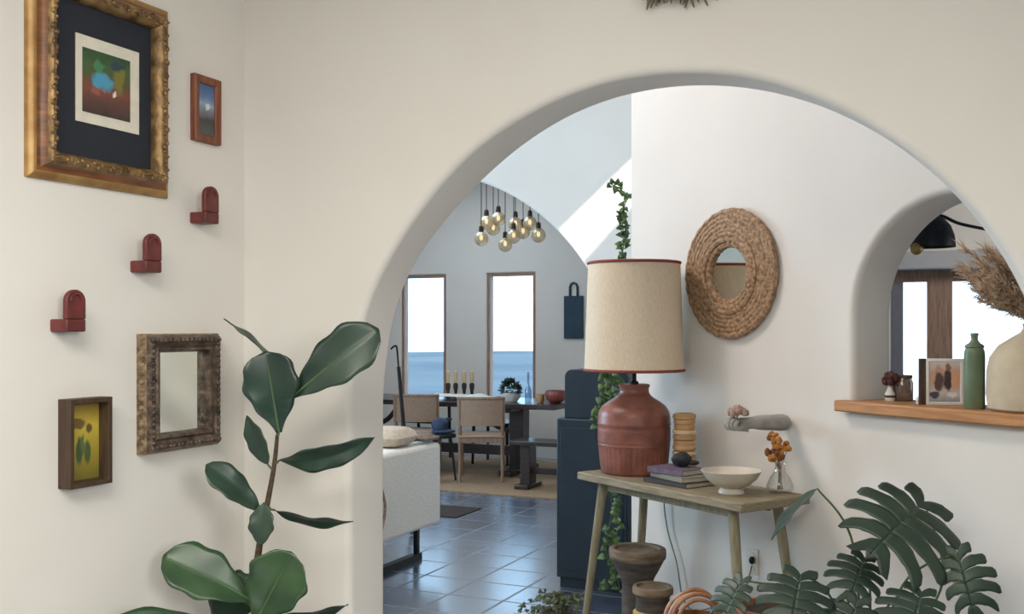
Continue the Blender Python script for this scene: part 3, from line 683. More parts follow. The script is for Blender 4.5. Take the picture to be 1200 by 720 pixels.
p = on_table(914, 4.37)
t = thing('glass_vase', 'small clear glass vase on the right end of the console table', 'vase', p)
b = MB(); b.lathe([(0, 0), (.042, 0), (.056, .012), (.058, .03), (.044, .062), (.024, .088), (.020, .112), (.024, .122), (.022, .122), (.018, .112), (.022, .088), (.041, .062), (.054, .03), (.05, .012), (0, .006)], 36); b.build('body', 'glass', t)
t = thing('dried_flowers', 'bunch of dried orange flowers standing in the small glass vase', 'flowers', p + Vector((0, 0, .012)))
b = MB(); heads = []
for k in range(13):
    h = Vector((random.uniform(-.045, .05), random.uniform(-.03, .03), random.uniform(.135, .235))); heads.append(h)
    b.tube([(random.uniform(-.012, .012), 0, 0), (h.x * .12, h.y * .12, .085), h], .0016, 6)
b.build('stems', 'stem', t)
for mt, sl in (('dried_orange', heads[:9]), ('dried_rust', heads[9:])):
    for h in sl:
        b = MB()
        for q in range(7):
            d = Vector((random.gauss(0, 1), random.gauss(0, 1), random.gauss(0, 1))).normalized() * .013; b.ball(h + d, (random.uniform(.009, .013),) * 3, 8, 6, .4, q)
        b.build('bloom', mt, t)

# ------------------------------------------------------------------ cast hand on the wall
def skin_obj(name, chains, material, parent=None, sub=2):
    """chains: lists of (co, radius); equal coordinates are welded; first vertex is the root"""
    vs, rs, es, idx = [], [], [], {}
    for ch in chains:
        prev = None
        for co, r in ch:
            key = tuple(round(c, 5) for c in co)
            if key not in idx: idx[key] = len(vs); vs.append(key); rs.append(r)
            if prev is not None and prev != idx[key]: es.append((prev, idx[key]))
            prev = idx[key]
    me = D.meshes.new(name); me.from_pydata(vs, es, []); o = D.objects.new(name, me); COL.objects.link(o); me.materials.append(M[material])
    sk = o.modifiers.new('Skin', 'SKIN'); sk.use_smooth_shade = True
    for i, r in enumerate(rs):
        q = me.skin_vertices[0].data[i]; q.radius = (r, r); q.use_root = (i == 0)
    md = o.modifiers.new('Sub', 'SUBSURF'); md.levels = sub; md.render_levels = sub
    if parent: o.parent = parent
    return o
p = hit(W_CON[0], RZ3, 925, 494)
t = thing('hand_wall_hook', 'grey plaster forearm and hand reaching out from the white wall', 'wall decoration', p, RZ3)
# local: -y leaves the wall, z up; palm upward, fingers closing round a stalk
Y = lambda q: -q
arm = [((0, Y(.14), 0), .036), ((0, Y(.20), .004), .030), ((0, Y(.235), .004), .027), ((0, Y(.265), .0), .030)]
chains = [[((0, Y(.14), 0), .036), ((0, Y(.07), -.002), .040), ((0, Y(.004), -.004), .042)], arm,
          [arm[-1], ((0, Y(.285), -.006), .028)]]
palm = ((0, Y(.285), -.006), .028)
for k, (x, ln) in enumerate(((-.026, .92), (-.009, 1.0), (.009, .95), (.025, .80))):
    y0 = .308; z0 = -.014
    chains.append([palm, ((x, Y(y0), z0), .0135), ((x * 1.05, Y(y0 + .028 * ln), z0 - .002), .0105), ((x * 1.05, Y(y0 + .040 * ln), z0 + .020 * ln), .0098), ((x, Y(y0 + .026 * ln), z0 + .038 * ln), .0088), ((x * .9, Y(y0 + .008), z0 + .040 * ln), .0076)])
chains.append([((0, Y(.265), .0), .030), ((-.030, Y(.276), .010), .0125), ((-.034, Y(.300), .026), .0105), ((-.018, Y(.318), .040), .0095)])
skin_obj('forearm_and_hand', chains, 'plaster_grey', t)
hp = Matrix.Rotation(RZ3, 3, 'Z') @ Vector((0, Y(.305), .016)) + p
t = thing('dried_rose', 'dusty pink dried flower held in the grey plaster hand', 'flower', hp)
b = MB()
for k in range(22):
    a = k * 2.4; r = .005 + .0016 * k; b.ball((r * math.cos(a), r * math.sin(a), .052 - .0009 * k), (.013, .013, .016), 8, 6, .4, k)
b.build('petals', 'pink_dry', t)
b = MB(); b.tube([(0, 0, .0), (0, 0, .03), (0, 0, .05)], .003, 7); b.build('stem', 'stem', t)

# ------------------------------------------------------------------ woven mirror
p = hit(W_CON[0], RZ3, 859, 321)
t = thing('round_mirror', 'round woven seagrass mirror hung on the white wall above the console', 'mirror', p, RZ3)
b = MB(); n = 8
for k in range(n):
    r = .128 + (.300 - .128) * (k + .5) / n; rr = .0145 if 0 < k < n - 1 else .016; N_ = 150
    vs, fs = [], []
    for i in range(N_):
        a = 2 * PI * i / N_; wob = 1 + .10 * math.sin(i * 2 * PI / 5 + k * 1.9) + .12 * random.random()
        for j in range(8):
            c_ = 2 * PI * j / 8; q = r + rr * wob * math.cos(c_); vs.append((q * math.cos(a), -.022 - (.012 if k in (1, 2) else .004 * math.sin(PI * k / (n - 1))) - rr * wob * math.sin(c_), q * math.sin(a)))
    for i in range(N_):
        for j in range(8):
            i2, j2 = (i + 1) % N_, (j + 1) % 8; fs.append((i * 8 + j, i2 * 8 + j, i2 * 8 + j2, i * 8 + j2))
    b.add(vs, fs)
b.build('woven_rim', 'seagrass', t)
b = MB(); b.prism([(.29 * math.cos(2 * PI * k / 48), .29 * math.sin(2 * PI * k / 48)) for k in range(48)], -.002, -.012); b.build('backing', 'seagrass', t)
b = MB(); b.prism([(.13 * math.cos(2 * PI * k / 48), .13 * math.sin(2 * PI * k / 48)) for k in range(48)], -.0125, -.018); b.build('mirror_glass', 'mirror', t, ang=30)

# ------------------------------------------------------------------ outlet
p = hit(W_CON[0], RZ3, 882.5, 658)
t = thing('wall_outlet', 'white wall outlet below the console table', 'outlet', p, RZ3)
b = MB(); b.box((0, -.003, 0), (.075, .006, .118)); b.build('cover_plate', 'outlet', t, bevel=.002)
for z in (-.027, .027):
    b = MB(); b.lathe([(0, 0), (.016, 0), (.016, .003), (0, .003)], 20); o = b.build('socket', 'outlet', t, loc=(0, -.006, z)); o.rotation_euler = (PI / 2, 0, 0)

# ------------------------------------------------------------------ pass-through sill and what stands on it
sill_z = 1.5 + (385 - 470.5) / F * 4.13
SH = .045
Rm = Matrix.Rotation(RZ3, 3, 'Z')
def con(x, y, z=0.0): return W_CON[0] + Rm @ Vector((x, y, 0)) + Vector((0, 0, z))
b = MB(); x0, x1 = NX0 - .05, NXC + NHW + .06
b.slab([(x0, -.06), (x1, -.06), (x1, .0), (NXC + NHW, .0), (NXC + NHW, .25), (NX0, .25), (NX0, .0), (x0, .0)], 0, SH)
o = b.build('sill_shelf', 'sill_wood', bevel=.006, loc=con(0, 0, sill_z - SH), rz=RZ3); tag(o, 'honey oak sill board in the arched pass-through', 'shelf')
def sill_at(px, yoff):      # point on the sill under a pixel column
    n = Vector((-math.sin(RZ3), math.cos(RZ3))); r = Vector(((px - 600) / F, 1.0)); d = (Vector(W_CON[0][:2]).dot(n) + yoff) / r.dot(n)
    return onfloor(px, d, sill_z)
p = sill_at(1043, .10)
t = thing('bud_vase', 'tiny white bottle vase at the left end of the sill', 'vase', p, RZ3)
b = MB(); b.lathe([(0, 0), (.017, 0), (.02, .006), (.02, .03), (.012, .044), (.009, .06), (.012, .066), (.008, .066), (.006, .05), (0, .045)], 24); b.build('bottle', 'white_gloss', t)
b = MB(); b.lathe([(.0205, .014), (.021, .016), (.021, .022), (.0205, .024)], 24); b.build('band', 'mortar_dark', t)
t = thing('dried_flowers', 'dark wine dried flower cluster in the tiny white bottle', 'flowers', p + Vector((0, 0, .05)))
b = MB()
for k in range(16):
    h = Vector((random.uniform(-.035, .02), random.uniform(-.025, .025), random.uniform(.02, .075))); b.ball(h, random.uniform(.009, .015), 8, 6, .5, k)
b.build('petals', 'wine', t)
b = MB(); b.tube([(0, 0, 0), (-.003, 0, .04)], .002, 6); b.tube([(0, 0, 0), (-.015, .005, .05)], .002, 6); b.build('stems', 'stem', t)
p = sill_at(1058, .15)
t = thing('glass_jar', 'smoky brown glass jar behind the tiny bottle on the sill', 'jar', p)
b = MB(); b.lathe([(0, 0), (.036, 0), (.040, .006), (.040, .075), (.034, .088), (.034, .1), (.031, .1), (.031, .088), (.037, .074), (.037, .008), (0, .006)], 32); b.build('body', 'amber_jar', t)
b = MB(); b.lathe([(.0345, .092), (.037, .092), (.037, .104), (0, .106)], 32); b.build('lid', 'mortar_dark', t)
p = sill_at(1077, .08)
b = MB(); b.ball((0, 0, .014), (.014, .014, .014), 16, 10); b.lathe([(0, 0), (.011, 0), (.010, .004), (0, .005)], 16)
o = b.build('ceramic_ball', 'white_gloss', loc=p); tag(o, 'tiny white ceramic ball on the sill left of the photo frame', 'ornament')
# photo frame
p = sill_at(1107, .10)
t = thing('photo_frame', 'standing photo frame on the sill beside the green bottle', 'picture', p, -TH * .55)
w, h = .135, .178
b = MB(); b.M = Matrix.Translation((0, 0, h / 2)); b.frame(w, h, [(0, -.006), (0, .006), (.008, .008), (.012, .006), (.012, -.006)], True); b.build('moulding', 'white_gloss', t, bevel=.001)
m = art_mat('family_snapshot', h - .02, [(0, srgb(150, 150, 156)), (.22, srgb(206, 198, 196)), (.5, srgb(212, 166, 140)), (.75, srgb(206, 168, 150)), (1, srgb(226, 220, 218))], .03, 30,
            [(-.02, .0, .018, .04, srgb(96, 72, 68)), (.012, .01, .016, .045, srgb(70, 56, 60)), (-.02, .05, .011, .013, srgb(206, 160, 136)), (.012, .055, .012, .014, srgb(150, 108, 90)), (.036, .01, .014, .04, srgb(226, 168, 132)), (-.035, -.05, .02, .012, srgb(70, 66, 74)), (.025, -.05, .018, .010, srgb(232, 230, 232))], 0.25)
b = MB(); b.box((0, 0, 0), (w - .022, .004, h - .022)); b.build('photograph', m, t, smooth=False, loc=(0, 0, h / 2))
b = MB(); b.bar((0, .004, h * .7), (0, .058, .004), .03, .004); b.build('easel_back', 'book_dark', t, smooth=False)
b = MB(); b.box((-w / 2 - .013, .004, h / 2), (.025, .018, h)); b.build('dark_edge', 'dark_oak', t, bevel=.001)
p = sill_at(1142, .03)
t = thing('green_bottle', 'slim sage green ceramic bottle on the sill beside the beige jug', 'bottle', p)
b = MB(); b.lathe([(0, 0), (.033, 0), (.036, .004), (.036, .195), (.034, .212), (.030, .222), (.034, .226), (.032, .232), (.018, .242), (.012, .252), (.012, .266), (.015, .27), (.013, .277), (0, .278)], 32); b.build('body', 'sage_glass', t)
p = sill_at(1216, .12)
t = thing('beige_jug', 'big sandy beige clay vase on the right end of the sill', 'vase', p)
b = MB(); b.lathe([(0, 0), (.150, 0), (.162, .01), (.168, .06), (.166, .14), (.156, .19), (.128, .232), (.085, .262), (.055, .280), (.046, .296), (.05, .312), (.044, .312), (.04, .296), (.05, .276), (.08, .255), (0, .24)], 48); b.build('body', 'beige_clay', t)
vm = p + Vector((0, 0, .29))
t = thing('dried_pampas', 'dried feathery grasses fanning left out of the beige vase', 'dried plant', vm)
b = MB(); pl = MB(); rnd = random.Random(3)
for k in range(44):
    fx = rnd.uniform(-.26, -.02); fz = rnd.uniform(.06, .30) * (0.6 + 0.5 * (-fx / .26)); tip = Vector((fx, rnd.uniform(-.08, .06), max(.08, fz)))
    pts = spline([(0, 0, 0), (tip.x * .22, tip.y * .2, tip.z * .45), tip], 8); b.tube(pts, .0014, 5)
    for q in range(7, len(pts)):
        for z in range(14):
            d = Vector((rnd.gauss(0, 1), rnd.gauss(0, 1), rnd.gauss(0.1, 1))).normalized(); dirn = (pts[q] - pts[q - 1]).normalized()
            e2 = pts[q] + (d * .6 + dirn * .8) * rnd.uniform(.020, .052); pl.tube([pts[q], (pts[q] + e2) / 2 + Vector((0, 0, .003)), e2], [.0012, .0019, .0006], 3, False)
b.build('stems', 'stem', t); o = pl.build('plumes', 'pampas', t); o['kind'] = 'stuff'

# dome lamp beyond the pass-through
pd = at(1093, 290, 5.6)
t = thing('dome_lamp', 'blue black dome lamp on a thin curved arm, seen through the pass-through', 'lamp', pd)
s = 5.6 / F; R_ = 25 * s
b = MB(); b.lathe([(R_, 0), (R_ * 1.0, .02), (R_ * .96, R_ * .5), (R_ * .80, R_ * .98), (R_ * .5, R_ * 1.35), (R_ * .18, R_ * 1.5), (.015, R_ * 1.53), (.0, R_ * 1.53), (.0, R_ * 1.45), (R_ * .45, R_ * 1.28), (R_ * .75, R_ * .92), (R_ * .92, R_ * .45), (R_ * .97, 0)], 40); o = b.build('shade', 'dome', t)
bm = bmesh.new(); bm.from_mesh(o.data); bmesh.ops.delete(bm, geom=[f for f in bm.faces if len(f.verts) > 8], context='FACES'); bm.to_mesh(o.data); bm.free()
b = MB(); b.ball((-R_ * .88, -.04, -.012), .034, 16, 10); b.tube([(-R_ * .88, -.04, -.0), (0, 0, R_ * .6)], .006, 8); b.build('brass_bulb', 'brass', t)
b = MB(); arm = spline([(0, 0, R_ * 1.5), (R_ * .5, 0, R_ * 1.45), (R_ * 1.3, 0, R_ * 1.1), (R_ * 3.0, 0, R_ * .72), (R_ * 4.6, 0, R_ * .1), (R_ * 5.6, 0, -.6), (R_ * 5.8, 0, -pd.z + .04)], 8); b.tube(arm, .009, 8); b.build('arm', 'dome', t)
b = MB(); b.lathe([(0, -pd.z), (.16, -pd.z), (.16, -pd.z + .03), (.03, -pd.z + .045), (0, -pd.z + .045)], 32, (R_ * 5.8, 0, 0)); b.build('base', 'dome', t)

# ------------------------------------------------------------------ navy hutch and climbing vine
Yh = 5.50
def rX(px, Yp): p = hit(room(0, Yp), -TH, px, 400); return p.x * CT - p.y * ST
hx0, hx1, hx2 = rX(652, Yh), rX(660, Yh), rX(735, Yh)
hc = room((hx0 + hx2) / 2, Yh + .22); hw = hx2 - hx0
t = thing('hutch_cabinet', 'tall dark navy cabinet with rounded top standing left of the console', 'cabinet', hc, -TH)
b = MB(); b.box((0, 0, .52), (hw, .44, .92)); b.build('lower_cabinet', 'navy', t, bevel=.008)
b = MB(); b.box((0, .012, .03), (hw - .02, .40, .06)); b.build('plinth', 'navy', t, bevel=.003)
ux0 = hx1 - (hx0 + hx2) / 2; ux1 = hw / 2; r = .045
pts = [(ux0, .98), (ux1, .98)] + [(ux1 - r + r * math.cos(a * PI / 16), 1.262 - r + r * math.sin(a * PI / 16)) for a in range(9)] + [(ux0 + r + r * math.cos(a * PI / 16), 1.262 - r + r * math.sin(a * PI / 16)) for a in range(8, 17)]
b = MB(); b.prism(pts, -.20, .18); b.build('upper_cabinet', 'navy', t, bevel=.004)
b = MB(); b.box((0, -.2225, .52), (hw - .05, .006, .82)); dr = b.build('door', 'navy', t, bevel=.002)
b = MB(); b.ball((hw / 2 - .06, -.236, .6), .011, 12, 8); b.build('knob', 'black_metal', dr)

def heart_leaf(mb, c, d, n, s):
    d = d.normalized(); n = (n - d * n.dot(d)).normalized(); v = n.cross(d)
    o = [(0, 0), (-.08, .3), (.1, .48), (.4, .42), (.75, .2), (1, 0), (.75, -.2), (.4, -.42), (.1, -.48), (-.08, -.3)]
    vs = [c + d * (x * s) + v * (y * s) + n * (-.12 * s * (abs(y) * 2) ** 2 * -1 - .15 * s * x * x) for x, y in o]
    mid = [c + d * (.35 * s) - n * .01 * s]; vs += mid; k = len(o)
    mb.add(vs, [(i, (i + 1) % k, k) for i in range(k)])
pv = room(rX(716, 5.62), 5.62, 1.262)
t = thing('trailing_vine', 'leafy green vine climbing the wall corner and trailing down the navy cabinet', 'plant', pv)
b = MB(); b.lathe([(0, 0), (.05, 0), (.065, .10), (.068, .11), (.058, .11), (.055, .09), (0, .085)], 28); b.build('pot', 'terracotta', t)
sm, lf = MB(), MB(); rnd = random.Random(11)
runs = [[(0, 0, .09)] + [tuple(at(px, py, d) - pv) for px, py, d in ((724, 380, 5.62), (727, 320, 5.6), (731, 280, 5.58), (728, 250, 5.58), (735, 232, 5.58), (727, 222, 5.58), (716, 216, 5.58))],
        [(0, 0, .09)] + [tuple(at(px, py, d) - pv) for px, py, d in ((716, 425, 5.66), (713, 445, 5.60), (706, 480, 5.58), (711, 530, 5.58), (714, 560, 5.57), (717, 600, 5.57), (710, 640, 5.57), (716, 676, 5.57), (708, 690, 5.56))],
        [(0, 0, .09)] + [tuple(at(px, py, d) - pv) for px, py, d in ((722, 425, 5.66), (722, 445, 5.6), (725, 500, 5.58), (718, 560, 5.57), (724, 610, 5.57), (719, 650, 5.57), (726, 690, 5.56))],
        [(0, 0, .09)] + [tuple(at(px, py, d) - pv) for px, py, d in ((712, 425, 5.66), (709, 442, 5.6), (702, 470, 5.58), (700, 500, 5.57))]]
for ri, run in enumerate(runs):
    pts = spline(run, 10); sm.tube(pts, .003, 6)
    for i in range(8, len(pts)):
        for rep in range(1 if ri else (3 if 12 < i < 40 else 1)):
            if rnd.random() < (.55 if ri else (.95 if i < 40 else .7)):
                d = Vector((rnd.gauss(0, .8) * (1 if ri or i > 40 else .5), -abs(rnd.gauss(0, .5)) - .1, rnd.gauss(-.5 if ri else -.2, .5))); c = pts[i] + d.normalized() * .012
                heart_leaf(lf, c, d, Vector((rnd.gauss(0, .4), -1, rnd.gauss(.5, .4))), rnd.uniform(.03, .05) if ri else rnd.uniform(.028, .042))
sm.build('vine_stems', 'vine_stem', t); lf.build('foliage', 'vine_leaf', t, solid=.001, ang=180)

# small bushy plant on the floor at the cabinet foot
p = onfloor(655, 5.18)
t = thing('low_plant', 'low plant with tiny dusty leaves on the floor before the navy cabinet', 'plant', p)
b = MB(); b.lathe([(0, 0), (.055, 0), (.07, .05), (.072, .055), (.062, .055), (0, .05)], 24); b.build('pot', 'terracotta', t)
sm, lf = MB(), MB(); rnd = random.Random(5)
for k in range(20):
    tip = Vector((rnd.uniform(-.24, .15), rnd.uniform(-.08, .1), rnd.uniform(.03, .15))); pts = spline([(0, 0, .05), (tip.x * .4, tip.y * .4, .05 + tip.z * .7), tip], 5); sm.tube(pts, .0014, 5)
    for i in range(3, len(pts)):
        for r_ in range(1): d = Vector((rnd.gauss(0, 1), rnd.gauss(-.3, 1), rnd.gauss(.3, .6))); heart_leaf(lf, pts[i] + d.normalized() * .005, d, Vector((rnd.gauss(0, .5), -.8, .7)), rnd.uniform(.022, .038))
sm.build('stems', 'vine_stem', t); lf.build('foliage', 'sage_tiny', t, solid=.001, ang=180)

# ------------------------------------------------------------------ wooden mortars, basket, planters
p = onfloor(747, 4.86); top = 1.5 - (642 - 385) / F * 4.86; R_ = 33.5 * 4.86 / F
t = thing('wooden_mortar', 'tall weathered wooden goblet mortar under the left of the console', 'stool', p)
b = MB(); b.lathe([(0, 0), (.10, 0), (.105, .02), (.085, .06), (.075, .14), (.072, top - .17), (.080, top - .14), (.098, top - .11), (R_ * .93, top - .055), (R_ * .97, top - .05)], 40); b.build('pedestal', 'mortar_dark', t)
b = MB(); b.lathe([(R_ * .93, top - .055), (R_ * .99, top - .045), (R_, top - .02), (R_ * .985, top - .004), (R_ * .93, top), (R_ * .80, top - .002), (R_ * .76, top - .016), (0, top - .022)], 44); b.build('rimmed_top', 'mortar', t)
p = onfloor(765, 4.56); top = 1.5 - (687 - 385) / F * 4.56; R_ = 24 * 4.56 / F
t = thing('wooden_mortar', 'short weathered wooden drum with an ochre band beside the taller mortar', 'stool', p)
b = MB(); b.lathe([(0, 0), (.07, 0), (.078, .03), (.078, top - .12), (.074, top - .05), (R_ * .9, top - .035)], 40); b.build('body', 'mortar_dark', t)
b = MB(); b.lathe([(R_ * .88, top - .036), (R_ * .99, top - .03), (R_, top - .012), (R_ * .96, top), (R_ * .8, top), (R_ * .76, top - .010), (0, top - .012)], 40); b.build('rimmed_top', 'mortar', t)
b = MB(); b.lathe([(.0785, top - .165), (.088, top - .155), (.088, top - .115), (.0785, top - .105)], 40); b.build('ochre_band', 'ochre', t)

p = onfloor(815, 4.38)
t = thing('rattan_basket', 'round rattan basket with arched cane handles under the console', 'basket', p)
H = .26
b = MB(); b.lathe([(0, 0), (.11, 0), (.135, .08), (.14, H), (.130, H), (.125, .08), (.10, .012), (0, .012)], 60, mod=lambda a, z: 1 + .015 * math.sin(a * 30 + z * 140)); b.build('woven_body', 'rattan', t)
for i, (dy_, hh, rr) in enumerate(((-.06, .118, .112), (-.03, .112, .122), (.0, .122, .104), (.035, .105, .126), (-.085, .10, .095))):
    b = MB(); b.tube([(rr * math.cos(PI * k / 20), dy_, H - .02 + (hh + .02) * math.sin(PI * k / 20)) for k in range(21)], .0085, 8); b.build('handle', 'rattan' if i % 2 == 0 else 'rattan_pink', t)

p = onfloor(903, 3.86)
t = thing('terracotta_planter', 'terracotta planter on the floor by the console front leg', 'planter', p); top = 1.5 - (711 - 385) / F * 3.86
b = MB(); b.lathe([(0, 0), (.085, 0), (.115, top - .06), (.128, top - .058), (.132, top), (.118, top), (.114, top - .03), (0, top - .035)], 40); b.build('pot', 'terracotta', t)
b = MB(); b.lathe([(0, top - .034), (.113, top - .034), (.11, top - .02), (0, top - .015)], 30); b.build('soil', 'soil', t)

# ------------------------------------------------------------------ monstera
mbase = onfloor(1012, 3.60)
t = thing('monstera', 'monstera with split dark green leaves standing right of the console', 'plant', mbase)
b = MB(); b.lathe([(0, 0), (.10, 0), (.12, .02), (.135, .24), (.14, .25), (.125, .25), (.12, .22), (0, .215)], 40); b.build('pot', 'white_pot', t)
b = MB(); b.lathe([(0, .21), (.12, .21), (.115, .225), (0, .235)], 30); b.build('soil', 'soil', t)
def monstera_leaf(B, T, wl_, wr_, roll, droop=.25, lobes=6, parent=None):
    """B stalk joint, T tip (world); wl_/wr_ half widths"""
    u, v, n, L_ = frame_for(B, T, roll); b = MB()
    def P(a, q):          # a along midrib (fraction), q sideways in metres
        W = wl_ if q < 0 else wr_
        qq = abs(q) / max(W, 1e-6)
        return B + u * (a * L_) + v * q + n * (-droop * W * qq ** 2 * .8 - .10 * L_ * a * a + .05 * L_ * math.sin(PI * min(max(a, 0), 1)))
    for sgn in (-1, 1):
        W = wl_ if sgn < 0 else wr_
        hw = lambda a: W * (0.06 + 0.98 * math.sin(PI * min(1, max(0, (a + .36) / 1.36))))
        for i in range(lobes):
            a0, a1 = i / lobes * .96, (i + 1) / lobes * .96
            s0, s1 = -.28 + 1.22 * i / lobes, -.28 + 1.22 * (i + 1) / lobes      # outline stations, swept forward at the tip and back at the heart
            mo = (s0 + s1) / 2; last = (i == lobes - 1)
            rows = []; NR = 12
            for k in range(NR + 1):
                f = k / NR
                sp = 1.0 if f < .52 else (1 - .17 * min(1, (f - .52) / .08) if f < .90 else .83 * (.55 + .45 * math.sqrt(max(0, 1 - ((f - .90) / .10) ** 2))))
                g = f ** .8; c0 = a0 + (s0 - a0) * g; c1 = a1 + (s1 - a1) * g; m_ = (c0 + c1) / 2 + (.12 + .26 * (i / lobes) ** 2) * f * f; h_ = (c1 - c0) / 2 * sp
                row = []
                for j in range(5):
                    a = m_ - h_ + 2 * h_ * j / 4; W_ = hw(mo); q = sgn * W_ * f
                    if last: a = min(a, 1.06)
                    row.append(P(a, q))
                rows.append(row)
            vs = [p_ for r_ in rows for p_ in r_]; b.add(vs, [(k * 5 + j, k * 5 + j + 1, k * 5 + j + 6, k * 5 + j + 5) for k in range(NR) for j in range(4)])
        tip = [P(.80, 0), P(.86, sgn * W * .2), P(.95, sgn * W * .14), P(1.03, sgn * W * .02), P(1.05, 0), P(.95, 0)]
        b.add(tip, [(0, 1, 2, 5), (5, 2, 3, 4)])
    return b.build('leaf', 'monstera', parent, solid=.0015, ang=80)
MON = [((1083, 588, 3.62), (1022, 646, 3.44), .180, .225, 8), ((1013, 654, 3.56), (996, 702, 3.44), .105, .085, 0), ((938, 674, 3.52), (926, 738, 3.40), .13, .125, 0),
       ((870, 680, 3.56), (846, 728, 3.50), .085, .06, 30), ((1122, 648, 3.46), (1143, 726, 3.36), .07, .10, 0), ((1080, 694, 3.42), (1066, 752, 3.30), .13, .10, 0), ((1005, 705, 3.44), (985, 770, 3.36), .11, .09, 10)]
B, T = at(958, 573, 3.62), at(904, 634, 3.60)
o = broad_leaf('leaf', B, T, .15, 78, 'monstera', t, oval, .03, .15); o.location = -mbase
s0 = mbase + Vector((.0, .02, .22)); b = MB(); b.tube([q - mbase for q in spline([s0, at(1000, 640, 3.62), B], 10)], [.006 - .003 * i / 20 for i in range(21)], 8); b.build('leaf_stalk', 'vine_stem', t)
for k, (B_, T_, a, c, roll) in enumerate(MON):
    B, T = at(*B_), at(*T_)
    o = monstera_leaf(B, T, a, c, roll, parent=t); o.location = -mbase
    s0 = mbase + Vector((.02 * math.sin(k * 2), .02 * math.cos(k * 2), .22)); mid = at(1102, 692, 3.6) if k == 0 else at(1058, 686, 3.55) if k == 4 else s0.lerp(B, .55) + Vector((.06 * (1 if B.x > s0.x else -1) * -.3, .02, .10))
    b = MB(); b.tube([q - mbase for q in spline([s0, mid, B], 10)], [.006 - .003 * i / 20 for i in range(21)], 8); b.build('leaf_stalk', 'vine_stem', t)

# ------------------------------------------------------------------ sofa
sX = -3.203
t = thing('sofa', 'cream upholstered sofa end with black sled base, just inside the arch', 'sofa', room(sX, 5.43), -TH)
# local x right (towards the opening), y away; outer side face at x = 0
b = MB(); b.box((-.10, 0, .49), (.20, .96, .53)); b.build('arm', 'sofa', t, bevel=.03, seg=4)
b = MB(); b.box((-1.0, -.40, .49), (1.7, .18, .53)); b.build('backrest', 'sofa', t, bevel=.03, seg=4)
b = MB(); b.box((-1.05, .08, .31), (1.7, .78, .17)); b.build('seat_base', 'sofa', t, bevel=.02, seg=3)
for i in range(2):
    b = MB(); b.box((-.62 - .84 * i, .08, .46), (.82, .76, .14)); b.build('seat_cushion', 'sofa', t, bevel=.04, seg=4)
for y in (-.34, .36):
    for x in (-.12, -1.8):
        b = MB(); b.bar((x, y, .235), (x, y, .0), .03); b.build('leg', 'black_metal', t, smooth=False)
b = MB(); b.box((-.12, .01, .02), (.05, .76, .04)); b.box((-.96, -.34, .02), (1.7, .05, .04)); b.build('sled_rail', 'black_metal', t, smooth=False)
b = MB(); pts = spline([(.006, -.30, .735), (.011, -.29, .6), (.012, -.24, .45), (.012, -.27, .33), (.010, -.30, .27)], 6); b.tube(pts, .008, 8); b.build('side_seam', 'throw', t)
p = onfloor(456, 6.45, .757)
b = MB(); b.M = Matrix.Translation((0, 0, .062)) @ Matrix.Rotation(PI / 2, 4, 'X') @ Matrix.Translation((0, 0, -.18))
vs, fs = [], []; n = 12
for sd in (-1, 1):
    for i in range(n + 1):
        for j in range(n + 1):
            x, z = i / n * 2 - 1, j / n * 2 - 1; th = .062 * ((1 - x ** 4) * (1 - z ** 4)) ** .5; vs.append((x * .145 * (1 - .05 * z * z), sd * th, z * .15 * (1 - .05 * x * x) + .18))
for sd in range(2):
    o_ = sd * (n + 1) ** 2
    for i in range(n):
        for j in range(n): a = o_ + i * (n + 1) + j; fs.append((a, a + 1, a + n + 2, a + n + 1))
b.add(vs, fs); o = b.build('throw_pillow', 'cushion', loc=p, rz=-TH, ang=180); tag(o, 'oatmeal cushion lying on the cream sofa arm', 'cushion')
p = room(sX - .085, 5.805, .770)
b = MB()
vs, fs = [], []; n = 24; mth = 14
for i in range(n + 1):
    for j in range(mth + 1):
        x = (i / n - .5) * .15; y = (j / mth - .5) * .19; vs.append((x, y, .015 + .045 * math.cos(x / .15 * PI) * math.cos(y / .19 * PI) + .014 * mnoise.noise(Vector((x * 16, y * 12, 1)))))
for i in range(n):
    for j in range(mth): a = i * (mth + 1) + j; fs.append((a, a + 1, a + mth + 2, a + mth + 1))
b.add(vs, fs); o = b.build('folded_throw', 'throw', loc=p, rz=-TH, solid=.02, ang=180); tag(o, 'rumpled taupe throw lying on the sofa arm', 'blanket')

# black leaning pole
a = at(474, 512, 7.6); top_ = at(465, 408, 7.6); d = (top_ - a); foot = a - d * (a.z / d.z)
t = thing('walking_stick', 'thin black hooked pole leaning behind the cream sofa', 'pole', foot)
b = MB(); b.tube([Vector((0, 0, .0)), (at(467, 430, 7.6) - foot)], [.018, .014], 10); b.build('shaft', 'black_metal', t)
h0 = at(467, 431, 7.6) - foot; h1 = at(465, 408, 7.6) - foot
b = MB(); b.tube(spline([h0, h1, h1 + Vector((-.02, 0, .012)), h1 + Vector((-.045, 0, -.01))], 6), .007, 8); b.build('hook', 'black_metal', t)

